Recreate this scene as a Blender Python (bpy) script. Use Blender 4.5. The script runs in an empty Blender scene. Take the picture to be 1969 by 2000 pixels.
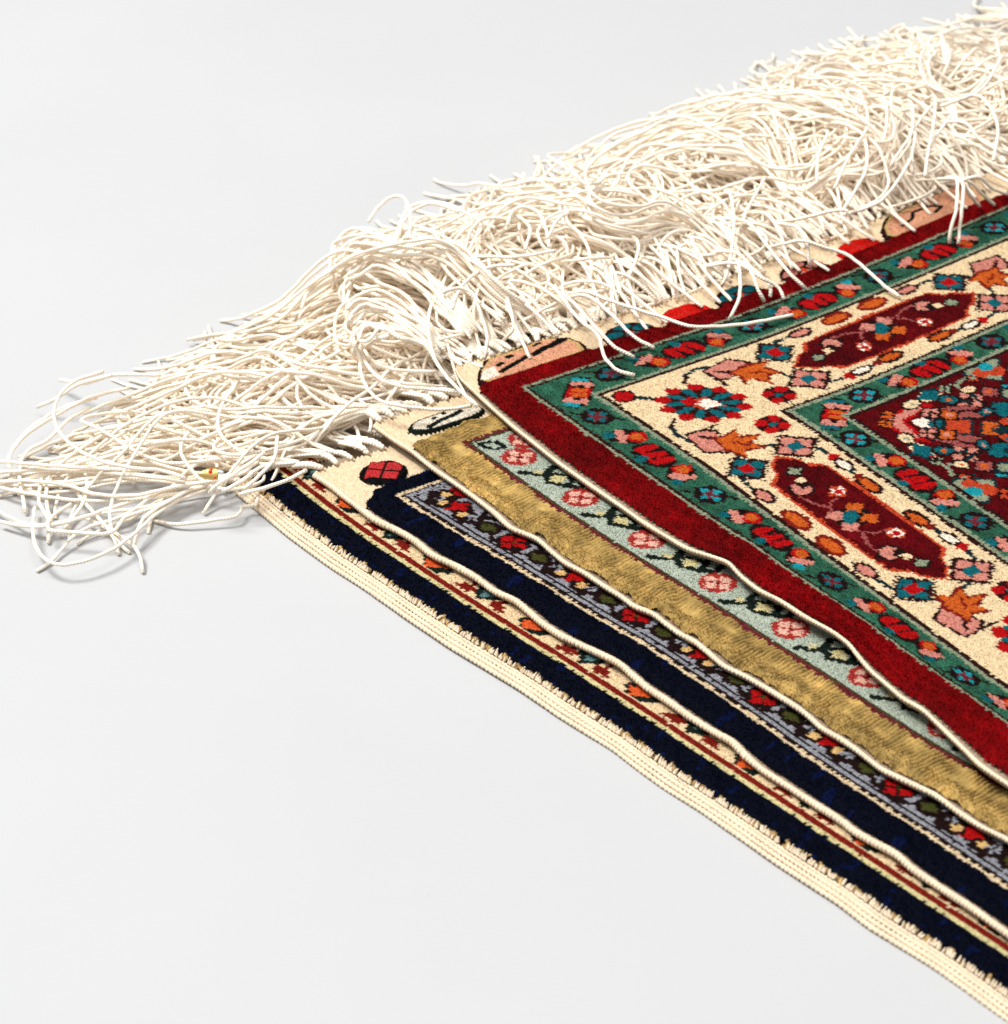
import bpy, math
import numpy as np
rng = np.random.default_rng(7)
sc = bpy.context.scene
# ------------------------------------------------------------------ camera, world, lamps, exposure
TH = math.radians(30.848); YAW = math.radians(34.573)
CZ = 0.582
FPX, PW, PH = 6000.0, 1969.0, 2000.0
cam_d = bpy.data.cameras.new('camera'); cam = bpy.data.objects.new('camera', cam_d)
sc.collection.objects.link(cam); sc.camera = cam
cam.location = (0, 0, CZ); cam.rotation_euler = (math.pi/2 - TH, 0, 0)
cam_d.sensor_fit = 'HORIZONTAL'; cam_d.sensor_width = 36.0; cam_d.lens = FPX/PW*36.0
cam_d.clip_start = 0.05; cam_d.clip_end = 50.0
cam_d.dof.use_dof = True; cam_d.dof.focus_distance = 1.10; cam_d.dof.aperture_fstop = 24.0

wd = bpy.data.worlds.new('World'); sc.world = wd; wd.use_nodes = True
wd.node_tree.nodes['Background'].inputs[0].default_value = (0.97, 0.985, 1.0, 1)
wd.node_tree.nodes['Background'].inputs[1].default_value = 0.50

def area(name, loc, target, size, power, col=(1, 1, 1)):
    l = bpy.data.lights.new(name, 'AREA'); l.shape = 'RECTANGLE'; l.size, l.size_y = size
    l.energy = power; l.color = col
    o = bpy.data.objects.new(name, l); sc.collection.objects.link(o)
    o.location = loc
    import mathutils
    o.rotation_euler = (mathutils.Vector(target)-mathutils.Vector(loc)).to_track_quat('-Z', 'Y').to_euler()
    return o
area('softbox_key', (-1.7, 1.25, 3.3), (0.02, 1.0, 0.0), (1.3, 1.3), 188.0, (1.0, 0.985, 0.96))
area('softbox_top', (0.5, 0.2, 3.2), (0.0, 1.0, 0.0), (1.6, 1.6), 36.0)

vs = sc.view_settings
vs.view_transform = 'Standard'; vs.look = 'None'; vs.exposure = 0.0; vs.gamma = 1.0
try: vs.use_curve_mapping = False
except Exception: pass
sc.cycles.max_bounces = 10; sc.cycles.diffuse_bounces = 8

# ------------------------------------------------------------------ frame of the rugs (mm along the end / along the side)
U = np.array([math.cos(YAW), math.sin(YAW)]); V = np.array([math.sin(YAW), -math.cos(YAW)])
A0 = np.array([0.01069*0.56, 1.84003*0.56])
def world(u, v, z):
    u = np.asarray(u, float); v = np.asarray(v, float); z = np.asarray(z, float)
    return np.stack([A0[0]+(u*U[0]+v*V[0])*1e-3, A0[1]+(u*U[1]+v*V[1])*1e-3, z*1e-3+0*u], -1)
def pix(u, v, z):
    p = world(u, v, z); c, s = math.cos(TH), math.sin(TH)
    y = p[..., 1]; zz = p[..., 2]-CZ
    dep = y*c-zz*s; up = y*s+zz*c
    return PW/2+FPX*p[..., 0]/dep, PH/2-FPX*up/dep
def unproj(px, py, z):            # pixel + height in mm -> (u, v) in mm
    px = np.asarray(px, float); py = np.asarray(py, float); z = np.asarray(z, float)
    x = (px-PW/2)/FPX; y = -(py-PH/2)/FPX
    c, s = math.cos(TH), math.sin(TH)
    dy = c+y*s; dz = -s+y*c
    k = (z*1e-3-CZ)/dz
    X = x*k-A0[0]; Y = dy*k-A0[1]
    return (X*U[0]+Y*U[1])*1e3, (X*V[0]+Y*V[1])*1e3

# ------------------------------------------------------------------ small helpers
def lin(r, g, b):
    f = lambda c: (c/255/12.92 if c/255 <= 0.04045 else ((c/255+0.055)/1.055)**2.4)
    return (f(r), f(g), f(b))
def new_mat(name):
    m = bpy.data.materials.new(name); m.use_nodes = True
    return m, m.node_tree, m.node_tree.nodes['Principled BSDF']
def mesh_obj(name, co, faces, mat, parent=None, smooth=False, col=None, st=None, origin=(0, 0, 0)):
    me = bpy.data.meshes.new(name)
    co = np.asarray(co, np.float32).reshape(-1, 3)-np.asarray(origin, np.float32)
    if isinstance(faces, tuple): groups = faces
    else: groups = (faces,)
    groups = [np.asarray(f, np.int32) for f in groups if len(f)]
    nl = sum(f.size for f in groups); nf = sum(len(f) for f in groups)
    me.vertices.add(len(co)); me.vertices.foreach_set('co', co.ravel())
    me.loops.add(nl); me.polygons.add(nf)
    me.loops.foreach_set('vertex_index', np.concatenate([f.ravel() for f in groups]))
    starts = []; k = 0
    for f in groups:
        starts.append(k+np.arange(len(f))*f.shape[1]); k += f.size
    me.polygons.foreach_set('loop_start', np.concatenate(starts).astype(np.int32))
    if smooth: me.polygons.foreach_set('use_smooth', np.ones(nf, bool))
    if col is not None:
        at = me.color_attributes.new('Col', 'FLOAT_COLOR', 'POINT')
        c4 = np.ones((len(co), 4), np.float32); c4[:, :3] = col
        at.data.foreach_set('color', c4.ravel())
    if st is not None:
        at = me.color_attributes.new('st', 'FLOAT_COLOR', 'POINT')
        at.data.foreach_set('color', np.asarray(st, np.float32).ravel())
    me.update(calc_edges=True)
    me.materials.append(mat)
    o = bpy.data.objects.new(name, me); sc.collection.objects.link(o)
    if parent is not None: o.parent = parent
    return o
def frames(P):                    # tangent, normal, binormal along a polyline
    T = np.gradient(P, axis=0); T /= np.linalg.norm(T, axis=1, keepdims=True)+1e-12
    up = np.array([0, 0, 1.0]); N = np.cross(T, up)
    n0 = np.linalg.norm(N, axis=1, keepdims=True)
    N = np.where(n0 > 1e-3, N/(n0+1e-12), np.array([1.0, 0, 0]))
    for i in range(1, len(N)):
        if (N[i]*N[i-1]).sum() < 0: N[i] = -N[i]
    B = np.cross(N, T)
    return T, N, B
def tube(P, R, sides):
    P = np.asarray(P, float); n = len(P); R = np.asarray(R, float)
    if R.ndim == 1: R = R[:, None]
    T, N, B = frames(P)
    th = np.arange(sides)*2*math.pi/sides
    co = P[:, None]+R[..., None]*(np.cos(th)[None, :, None]*N[:, None]+np.sin(th)[None, :, None]*B[:, None])
    i = np.arange(n-1)[:, None]*sides; j = np.arange(sides)[None]; j2 = (j+1) % sides
    q = np.stack([i+j, i+sides+j, i+sides+j2, i+j2], -1).reshape(-1, 4)
    caps = []
    for base in (0, (n-1)*sides):
        ids = base+np.arange(sides)
        for k in range(1, sides-1):
            caps.append((ids[0], ids[k+1], ids[k]) if base else (ids[0], ids[k], ids[k+1]))
    return co.reshape(-1, 3), q, np.array(caps)
def resample(P, ds):
    P = np.asarray(P, float); L = np.concatenate([[0], np.cumsum(np.linalg.norm(np.diff(P, axis=0), axis=1))])
    n = max(4, int(L[-1]/ds)+1); t = np.linspace(0, L[-1], n)
    return np.stack([np.interp(t, L, P[:, k]) for k in range(P.shape[1])], -1)
def catmull(P, n=12):
    P = np.asarray(P, float); Q = np.vstack([2*P[0]-P[1], P, 2*P[-1]-P[-2]]); out = []
    t = np.linspace(0, 1, n, endpoint=False)[:, None]
    for i in range(1, len(Q)-2):
        a, b, c, d = Q[i-1], Q[i], Q[i+1], Q[i+2]
        out.append(0.5*((2*b)+(-a+c)*t+(2*a-5*b+4*c-d)*t*t+(-a+3*b-3*c+d)*t**3))
    return np.vstack(out+[P[-1:]])
def gsm(x, y, s):                 # gaussian smoothing of samples on a regular grid
    k = np.exp(-0.5*(np.arange(-3*s, 3*s+1)/s)**2); k /= k.sum()
    return np.convolve(np.pad(y, 3*s, mode='edge'), k, 'valid')
def empty(name, loc, label, cat):
    o = bpy.data.objects.new(name, None); sc.collection.objects.link(o); o.location = loc
    o.empty_display_size = 0.01
    o['label'] = label; o['category'] = cat
    return o
def noise2(seed, scale):
    r = np.random.default_rng(seed); k = r.normal(size=(8, 2))/scale; ph = r.uniform(0, 6.28, 8)
    return lambda x, y: sum(np.sin(k[i, 0]*x+k[i, 1]*y+ph[i]) for i in range(8))/2.6

# ------------------------------------------------------------------ materials
mat_floor, nt, bs = new_mat('white_seamless_paper')
bs.inputs['Base Color'].default_value = (0.445, 0.449, 0.454, 1); bs.inputs['Roughness'].default_value = 0.75
bs.inputs['Specular IOR Level'].default_value = 0.2
tn = nt.nodes.new('ShaderNodeTexNoise'); tn.inputs['Scale'].default_value = 7.0; tn.inputs['Detail'].default_value = 5
geo = nt.nodes.new('ShaderNodeNewGeometry'); nt.links.new(geo.outputs['Position'], tn.inputs['Vector'])
rp = nt.nodes.new('ShaderNodeMapRange'); rp.inputs[3].default_value = 0.955; rp.inputs[4].default_value = 1.03
nt.links.new(tn.outputs['Fac'], rp.inputs[0])
# a few faint specks of lint and dirt
vo = nt.nodes.new('ShaderNodeTexVoronoi'); vo.inputs['Scale'].default_value = 38.0
nt.links.new(geo.outputs['Position'], vo.inputs['Vector'])
lt = nt.nodes.new('ShaderNodeMath'); lt.operation = 'LESS_THAN'; lt.inputs[1].default_value = 0.016
nt.links.new(vo.outputs['Distance'], lt.inputs[0])
mu = nt.nodes.new('ShaderNodeMath'); mu.operation = 'MULTIPLY_ADD'; mu.inputs[1].default_value = -0.08
nt.links.new(lt.outputs[0], mu.inputs[0]); nt.links.new(rp.outputs[0], mu.inputs[2])
mx = nt.nodes.new('ShaderNodeMix'); mx.data_type = 'RGBA'; mx.blend_type = 'MULTIPLY'; mx.inputs[0].default_value = 1
mx.inputs[6].default_value = (0.445, 0.449, 0.454, 1)
nt.links.new(mu.outputs[0], mx.inputs[7]); nt.links.new(mx.outputs[2], bs.inputs['Base Color'])

mat_pile, nt, bs = new_mat('dyed_pile')
at = nt.nodes.new('ShaderNodeAttribute'); at.attribute_name = 'Col'
geo = nt.nodes.new('ShaderNodeNewGeometry')
tn = nt.nodes.new('ShaderNodeTexNoise'); tn.inputs['Scale'].default_value = 900; tn.inputs['Detail'].default_value = 3
nt.links.new(geo.outputs['Position'], tn.inputs['Vector'])
rp = nt.nodes.new('ShaderNodeMapRange'); rp.inputs[1].default_value = 0.3; rp.inputs[2].default_value = 0.7
rp.inputs[3].default_value = 0.86; rp.inputs[4].default_value = 1.1
nt.links.new(tn.outputs['Fac'], rp.inputs[0])
mx = nt.nodes.new('ShaderNodeMix'); mx.data_type = 'RGBA'; mx.blend_type = 'MULTIPLY'; mx.inputs[0].default_value = 1
nt.links.new(at.outputs['Color'], mx.inputs[6]); nt.links.new(rp.outputs[0], mx.inputs[7])
nt.links.new(mx.outputs[2], bs.inputs['Base Color'])
bs.inputs['Roughness'].default_value = 0.75; bs.inputs['Specular IOR Level'].default_value = 0.04

def yarn_mat(name, color, pitch, amt, dist, rough=0.85, var=0.12, trans=0.0):
    m, nt, bs = new_mat(name)
    at = nt.nodes.new('ShaderNodeAttribute'); at.attribute_name = 'st'
    sp = nt.nodes.new('ShaderNodeSeparateColor'); nt.links.new(at.outputs['Color'], sp.inputs[0])
    a = nt.nodes.new('ShaderNodeMath'); a.operation = 'MULTIPLY'; a.inputs[1].default_value = 2*math.pi/pitch
    nt.links.new(sp.outputs[0], a.inputs[0])
    s = nt.nodes.new('ShaderNodeMath'); s.operation = 'SINE'; nt.links.new(a.outputs[0], s.inputs[0])
    c = nt.nodes.new('ShaderNodeMath'); c.operation = 'COSINE'; nt.links.new(a.outputs[0], c.inputs[0])
    m1 = nt.nodes.new('ShaderNodeMath'); m1.operation = 'MULTIPLY'
    m2 = nt.nodes.new('ShaderNodeMath'); m2.operation = 'MULTIPLY_ADD'
    nt.links.new(s.outputs[0], m1.inputs[0]); nt.links.new(sp.outputs[1], m1.inputs[1])
    nt.links.new(c.outputs[0], m2.inputs[0]); nt.links.new(sp.outputs[2], m2.inputs[1]); nt.links.new(m1.outputs[0], m2.inputs[2])
    ab = nt.nodes.new('ShaderNodeMath'); ab.operation = 'ABSOLUTE'; nt.links.new(m2.outputs[0], ab.inputs[0])
    pw = nt.nodes.new('ShaderNodeMath'); pw.operation = 'POWER'; pw.inputs[1].default_value = 0.6; nt.links.new(ab.outputs[0], pw.inputs[0])
    bp = nt.nodes.new('ShaderNodeBump'); bp.inputs['Strength'].default_value = amt; bp.inputs['Distance'].default_value = dist
    nt.links.new(pw.outputs[0], bp.inputs['Height']); nt.links.new(bp.outputs[0], bs.inputs['Normal'])
    # each yarn its own slightly different undyed cotton tone
    hv = nt.nodes.new('ShaderNodeMapRange'); hv.inputs[3].default_value = 1-var; hv.inputs[4].default_value = 1.0
    nt.links.new(at.outputs['Alpha'], hv.inputs[0])
    mx = nt.nodes.new('ShaderNodeMix'); mx.data_type = 'RGBA'; mx.blend_type = 'MULTIPLY'; mx.inputs[0].default_value = 1
    mx.inputs[6].default_value = (*color, 1); nt.links.new(hv.outputs[0], mx.inputs[7])
    nt.links.new(mx.outputs[2], bs.inputs['Base Color'])
    if trans:
        tr = nt.nodes.new('ShaderNodeBsdfTranslucent'); nt.links.new(mx.outputs[2], tr.inputs[0]); nt.links.new(bp.outputs[0], tr.inputs['Normal'])
        ms = nt.nodes.new('ShaderNodeMixShader'); ms.inputs[0].default_value = trans
        nt.links.new(bs.outputs[0], ms.inputs[1]); nt.links.new(tr.outputs[0], ms.inputs[2])
        nt.links.new(ms.outputs[0], nt.nodes['Material Output'].inputs[0])
    bs.inputs['Roughness'].default_value = rough; bs.inputs['Specular IOR Level'].default_value = 0.15
    return m
mat_cotton = yarn_mat('undyed_cotton_yarn', (0.985, 0.885, 0.745), 2.4, 1.0, 0.00022, var=0.07)
mat_cord = yarn_mat('wrapped_selvedge_yarn', (0.72, 0.59, 0.43), 1.0, 0.0, 0.0001, var=0.08)
mat_kilim, nt, bs = new_mat('cream_flat_weave')
geo = nt.nodes.new('ShaderNodeNewGeometry'); tn = nt.nodes.new('ShaderNodeTexNoise'); tn.inputs['Scale'].default_value = 700
nt.links.new(geo.outputs['Position'], tn.inputs['Vector'])
cr = nt.nodes.new('ShaderNodeValToRGB'); cr.color_ramp.elements[0].position = 0.3; cr.color_ramp.elements[1].position = 0.7
cr.color_ramp.elements[0].color = (0.50, 0.37, 0.23, 1); cr.color_ramp.elements[1].color = (0.66, 0.53, 0.37, 1)
nt.links.new(tn.outputs['Fac'], cr.inputs[0]); nt.links.new(cr.outputs[0], bs.inputs['Base Color'])
bs.inputs['Roughness'].default_value = 0.9; bs.inputs['Specular IOR Level'].default_value = 0.1
mat_back, nt, bs = new_mat('cotton_backing')
bs.inputs['Base Color'].default_value = (0.30, 0.22, 0.15, 1); bs.inputs['Roughness'].default_value = 0.95

# ------------------------------------------------------------------ floor
fx = np.linspace(-3, 3, 13); fy = np.linspace(-2, 5, 15)
X, Y = np.meshgrid(fx, fy); n = len(fx)
fi = [(j*n+i, j*n+i+1, (j+1)*n+i+1, (j+1)*n+i) for j in range(len(fy)-1) for i in range(n-1)]
fl = mesh_obj('floor', np.stack([X, Y, 0*X], -1), np.array(fi), mat_floor)
fl['kind'] = 'structure'; fl['label'] = 'seamless white paper floor under the rug stack'

# ------------------------------------------------------------------ selvedge curves read off the photograph: (v, u) in mm
EDGE = {
4: [(-34,-8.5),(-30,-9.4),(-22,-12.2),(5,-15.7),(21,-17.3),(33,-17.9),(52,-19.0),(72,-18.9),(91,-18.5),(103,-18.6),(112,-17.9),(126,-16.6),(132,-13.9),(137,-11.5),(141,-10.0),(150,-12.2),(161,-12.9),(170,-10.8),(182,-10.5),(195,-8.6),(204,-9.0),(211,-11.2),(221,-13.8),(230,-14.6),(239,-15.8),(247,-14.5),(257,-16.2),(271,-18.6),(281,-20.5),(295,-20.1),(330,-19),(420,-18)],
3: [(-24,-54.2),(-7,-54.0),(6,-52.9),(20,-53.5),(32,-52.9),(45,-52.5),(60,-52.7),(72,-54.0),(83,-50.1),(92,-51.1),(102,-51.7),(111,-49.8),(123,-49.3),(131,-48.4),(139,-48.7),(145,-45.8),(151,-46.1),(161,-46.3),(168,-44.7),(179,-45.5),(185,-46.2),(194,-43.8),(205,-42.4),(216,-41.4),(222,-41.2),(232,-42.5),(239,-41.2),(247,-40.9),(260,-41.5),(270,-39.0),(280,-36.4),(290,-36.7),(300,-36.2),(310,-33.7),(340,-33),(420,-31)],
2: [(-14,-87.5),(4,-86.3),(13,-86.7),(22,-86.5),(33,-86.5),(45,-83.5),(52,-82.6),(65,-83.2),(76,-80.1),(86,-78.6),(98,-78.5),(106,-75.5),(114,-76.1),(123,-76.6),(133,-75.7),(142,-73.4),(151,-70.7),(158,-68.9),(166,-69.8),(176,-70.3),(184,-69.2),(196,-68.9),(208,-67.6),(215,-65.8),(223,-67.4),(233,-68.0),(244,-66.8),(257,-65.8),(267,-64.6),(276,-64.8),(283,-63.4),(291,-61.5),(299,-62.6),(311,-61.8),(324,-60.6),(340,-60.2),(420,-58)],
1: [(-26,-112.6),(-10,-112.3),(13,-112.6),(39,-111.1),(63,-108.4),(86,-107.0),(108,-105.1),(128,-102.1),(144,-99.7),(163,-98.3),(188,-94.6),(203,-94.3),(216,-93.6),(232,-91.4),(249,-90.2),(266,-89.3),(293,-86.2),(307,-86.0),(333,-82.0),(347,-81.1),(359,-80.7),(420,-76)]}
VG = np.arange(-60, 430, 1.0); EF = {}; ES = {}
for k, l in EDGE.items():
    l = np.array(l); e = np.interp(VG, l[:, 0], l[:, 1]); EF[k] = gsm(VG, e, 2); ES[k] = gsm(VG, e, 22)
edge = lambda k, v: np.interp(v, VG, EF[k])
edges = lambda k, v: np.interp(v, VG, ES[k])
ZT = {1: 5.5, 2: 10.5, 3: 16.0, 4: 22.0}          # top of the pile, mm
ENDK = {1: -26.0, 2: -10.0, 3: -20.0, 4: -30.2}   # end of the flat weave (knots start here)
NZ = {k: noise2(40+k, 45.0) for k in ZT}
def lift(k, w, v):                                 # extra height of the rippling free edge
    r = np.clip(edge(k, v)-edges(k, v), -0.6, 4)
    amp = {1: 0.0, 2: 0.55, 3: 0.55, 4: 0.5}[k]
    z = np.clip(r, 0, 4)*amp*np.exp(-np.clip(w, 0, None)/11.0)
    if k == 4: z = z+3.0*np.clip((v-95)/70, 0, 1)*np.exp(-np.clip(w, 0, None)/22.0)
    return z
def end_shift(u): return -13.0*np.clip((u-100)/150.0, 0, 2)**1.2
def warp(k, a, b):
    """own flat coordinates of rug k -> (u, v, z of pile top).  a: rug 4 from the red/sage corner, else from the selvedge"""
    if k == 4:
        du = -0.05*np.clip(b-90, 0, 160)*np.clip(a/20, 0, 1)
        du = du+(edge(4, b)+16.5)*np.exp(-np.clip(a+16.5, 0, None)/10.0)
        u = a+du; v = b+end_shift(a); w = a+16.5
    else:
        w = a
        u = edges(k, b)+(edge(k, b)-edges(k, b))*np.exp(-np.clip(w, 0, None)/8.0)+w; v = b
    dz = lift(k, w, v)
    z = ZT[k]+dz+0.35*NZ[k](u, v)
    return u-0.98*dz, v+1.4*dz, z

# ------------------------------------------------------------------ dye colours
C = {}
def dye(n, r, g, b): C[n] = len(PAL); PAL.append(lin(r, g, b))
PAL = []
for n, c in dict(red=(114,1,4), crimson=(84,3,9), green=(48,98,76), sage=(142,150,124), dark=(44,16,14), ivory=(234,208,166),
    pink=(208,134,118), rose=(158,80,76), orange=(200,92,32), teal=(14,97,106), aqua=(28,148,158), mred=(178,12,16), dteal=(14,44,50),
    brick=(190,66,36), white=(244,232,214), gold=(180,149,88), burg=(112,38,46), olived=(74,68,40), mint=(182,191,174), bgreen=(24,33,27),
    coral=(178,54,48), lpink=(238,188,168), navy=(3,6,22), blue=(10,28,84), grey=(150,151,158), dkb=(30,15,14), olive=(66,68,30), beige=(218,178,116),
    cred=(172,14,16), cream=(226,202,166), ylw=(218,204,150), dred=(124,28,18), orng=(226,96,46), gteal=(92,130,130), scar=(205,22,14), blush=(222,162,128), black=(14,12,13),
    rosered=(200,54,56), tangold=(214,178,118)).items(): dye(n, *c)
PAL = np.array(PAL)*0.71

class Canvas:
    def __init__(s, X, Y, bg): s.X, s.Y = X, Y; s.I = np.full(X.shape, C[bg], np.int16)
    def put(s, m, c): s.I[m] = C[c]
    def ell(s, x, y, rx, ry, c, ang=0, ol=None, ow=1.1):
        ca, sa = math.cos(ang), math.sin(ang); dx, dy = s.X-x, s.Y-y
        p, q = dx*ca+dy*sa, -dx*sa+dy*ca
        if ol: s.put((p/(rx+ow))**2+(q/(ry+ow))**2 < 1, ol)
        s.put((p/rx)**2+(q/ry)**2 < 1, c)
    def dia(s, x, y, r, c, ol=None, ow=1.2, rx=1.0):
        d = np.abs(s.X-x)/rx+np.abs(s.Y-y)
        if ol: s.put(d < r+ow*1.3, ol)
        s.put(d < r, c)
    def sq(s, x, y, r, c, ol=None, ow=1.0):
        d = np.maximum(np.abs(s.X-x), np.abs(s.Y-y))
        if ol: s.put(d < r+ow, ol)
        s.put(d < r, c)
    def line(s, pts, wd, c):
        for (x0, y0), (x1, y1) in zip(pts[:-1], pts[1:]):
            dx, dy = x1-x0, y1-y0; L = dx*dx+dy*dy+1e-9
            t = np.clip(((s.X-x0)*dx+(s.Y-y0)*dy)/L, 0, 1)
            s.put(np.hypot(s.X-x0-t*dx, s.Y-y0-t*dy) < wd/2, c)
    def poly(s, pts, c):
        pts = np.array(pts); x, y = s.X, s.Y; m = np.zeros(x.shape, bool); n = len(pts)
        for i in range(n):
            (x0, y0), (x1, y1) = pts[i], pts[(i+1) % n]
            cr = ((y0 > y) != (y1 > y)) & (x < (x1-x0)*(y-y0)/((y1-y0) or 1e-9)+x0); m ^= cr
        s.put(m, c); return m

# ---- top rug: everything mirrors at the corner, (w across the border, t along it)
def grow(pts, d):
    p = np.array(pts, float); c = p.mean(0); q = p-c; L = np.linalg.norm(q, axis=1, keepdims=True)
    return c+q*(L+d)/L
def design4(a, b):
    w = np.minimum(a, b); t = np.maximum(a, b)
    # inside the corner block the diagonal order is kept; outside (red band) stays plain
    cv = Canvas(w, t, 'red')
    cv.put(w >= 0, 'sage'); cv.put(w >= 1.5, 'dark'); cv.put(w >= 3.0, 'green')
    # guard motifs
    def guard(c0, base, inner=False):
        d = 1 if not inner else -1
        for k in range(-1, 5):
            q = base+69.6*k
            if q > c0+12:
                cv.ell(c0, q, 6.0, 6.8, 'dkb'); cv.put((np.hypot(cv.X-c0, cv.Y-q) < 3.2), 'burg')
                for sx, sy in ((2.6, 0), (-2.6, 0), (0, 2.9), (0, -2.9)):
                    cv.dia(c0+sx*1.18, q+sy*1.2, 1.95, 'teal' if (k+inner) % 2 == 0 else 'aqua', rx=1.0)
                cv.line([(c0+5, q+4), (c0+6.5, q+8)], 1.2, 'dkb'); cv.line([(c0-5, q-5), (c0-6.5, q-8.5)], 1.2, 'dkb')
            f = base+18.0+69.6*k
            if f > c0+12:
                cv.ell(c0+0.6, f+0.6, 7.8, 5.2, 'dkb', ang=math.pi/4)
                cv.ell(c0+3.1, f+3.1, 3.8, 3.8, 'mred'); cv.ell(c0+3.0, f+2.8, 2.5, 2.7, 'orange')
                cv.dia(c0-1.6, f-0.2, 3.0, 'pink'); cv.dia(c0-0.4, f-3.4, 2.4, 'pink'); cv.dia(c0-2.8, f+2.2, 2.2, 'pink')
                cv.ell(c0-4.4, f-4.0, 2.0, 2.2, 'teal')
            l = base+35.3+69.6*k
            if l > c0+12:
                cv.ell(c0, l, 6.6, 10.2, 'dkb')
                cv.ell(c0+0.8, l-5.6, 4.6, 2.2, 'mred', ang=0.25); cv.ell(c0, l-0.2, 5.6, 2.1, 'mred', ang=0.25); cv.ell(c0+0.8, l+5.2, 4.8, 2.2, 'mred', ang=0.2)
                cv.line([(c0-2.5, l-4.6), (c0-3.5, l+4)], 1.6, 'mred')
                cv.dia(c0-5.2, l-0.6, 2.8, 'teal')
            g = base+51.5+69.6*k
            if g > c0+12:
                cv.ell(c0, g, 6.6, 5.6, 'dkb', ang=-math.pi/4)
                cv.ell(c0+2.6, g-2.4, 3.8, 3.4, 'mred'); cv.ell(c0+2.6, g-2.0, 2.7, 2.5, 'orange')
                cv.ell(c0-1.3, g+1.6, 4.8, 2.3, 'pink', ang=math.pi/4); cv.dia(c0+1.6, g+4.2, 2.2, 'pink')
                cv.ell(c0-4.4, g+4.0, 2.0, 2.4, 'aqua' if k % 2 else 'teal')
        # corner motif of the guard, symmetric about the diagonal
        m = c0+5.2
        p = (cv.X+cv.Y-2*m)/1.414; q = (cv.Y-cv.X)/1.414
        cv.put((np.abs(p) < 5.6) & (q < 12.5) & (np.abs(p)+q*0.5 < 8.5), 'dkb')
        cv.put((np.abs(p) < 4.4) & (q < 3.6), 'mred'); cv.put((np.abs(p-0.4) < 3.6-q*0.4) & (q < 3.3) & (q > 0.5), 'orange')
        cv.put((np.abs(p) < 5.0-(q-7)**2*0.22) & (q > 4.4) & (q < 8.6), 'pink'); cv.put((np.abs(p) < 1.3) & (q > 4.0) & (q < 6.2), 'dkb')
        cv.put((np.abs(p+1.0) < 3.4) & (q > 8.8) & (q < 11.4), 'aqua' if not inner else 'teal')
    guard(11.0, 35.4)
    cv.put(w >= 19.4, 'sage'); cv.put(w >= 21.2, 'dark'); cv.put(w >= 23.0, 'ivory')
    iv = (w >= 23.0)
    # corner rosette
    def rosette(cx, cy, ang):
        ca, sa = math.cos(ang), math.sin(ang)
        p = (w-cx)*ca+(t-cy)*sa; q = -(w-cx)*sa+(t-cy)*ca
        r = np.hypot(p, q/0.80); th = np.arctan2(q/0.80, p)
        cv.put(r < 17.0+2.0*np.cos(10*th), 'dark')
        for i in range(10):
            t0 = math.radians(36*i); cv.put(np.hypot(p-15.6*math.cos(t0), (q/0.80-15.6*math.sin(t0))) < 3.1, 'mred')
            t1 = math.radians(36*i+18); pp = p*math.cos(t1)+q/0.80*math.sin(t1); qq = -p*math.sin(t1)+q/0.80*math.cos(t1)
            cv.put(((pp-10.6)/4.6)**2+(qq/1.95)**2 < 1, 'teal')
        cv.put((np.abs(p)/8.6+np.abs(q)/5.0) < 1, 'brick'); cv.put((np.abs(p-1.5)/6.2+np.abs(q)/4.0) < 1, 'white')
        cv.put((np.abs(p+5.2)/3.8+np.abs(q)/3.8) < 1, 'mred')
    # stem and bud at the corner
    cv.line([(30, 30), (37, 37)], 2.4, 'dteal'); cv.ell(28.5, 28.5, 3.6, 3.6, 'mred', ol='dark', ow=1.3)
    cv.line([(29, 57), (26.5, 64), (29, 71)], 2.0, 'dteal'); cv.line([(33.5, 53.5), (29, 58)], 1.8, 'dark')
    def half(s, o):                                  # one half of the border repeat; s = +-1 direction, o = offset
        T = lambda x: o+s*x
        cv.line([(41, T(86)), (52, T(90)), (64, T(100)), (66, T(113))], 1.6, 'dteal'); cv.line([(36, T(88)), (27, T(104)), (26.5, T(122))], 1.7, 'dteal')
        # tulip
        g = [(30, T(66)), (37.5, T(67)), (40, T(70)), (37, T(78)), (35, T(84)), (28, T(79))]
        cv.poly(grow(g, 1.6), 'dark'); cv.poly(g, 'pink'); cv.line([(33, T(69)), (37, T(75)), (36.5, T(80))], 1.6, 'dark'); cv.line([(36.5, T(66)), (44, T(66))], 1.6, 'dark')
        g = [(37.5, T(73)), (41, T(75.5)), (47, T(73.5)), (44.5, T(78.5)), (52, T(81)), (45.5, T(83)), (47.5, T(89)), (41, T(86)), (38.5, T(91)), (36, T(82))]
        cv.poly(grow(g, 1.7), 'dred'); cv.poly(g, 'orange'); cv.line([(41, T(79)), (44, T(85))], 1.2, 'dred')
        # four petal squares
        for (x, y, r, pc, cc) in ((33.5, 97.9, 7.6, 'teal', 'mred'), (58, 95.2, 8.2, 'pink', 'teal')):
            y = T(y); dx, dy = w-x, t-y; dd = np.abs(dx)+np.abs(dy)
            cv.put(dd < r+2.4+1.2*np.cos(3.2*(dx-dy)), 'dark'); cv.put((dd < r) & (np.abs(np.abs(dx)-np.abs(dy)) > 0.9), pc)
            cv.sq(x, y, 2.7, cc)
        # red quatrefoil
        x, y = 61.2, T(77.6); cv.ell(x, y, 6.4, 6.4, 'dark')
        for sx, sy in ((3.2, 3.2), (-3.2, 3.2), (3.2, -3.2), (-3.2, -3.2)): cv.ell(x+sx, y+sy, 2.5, 2.5, 'mred')
        cv.sq(x, y, 1.3, 'teal')
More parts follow.
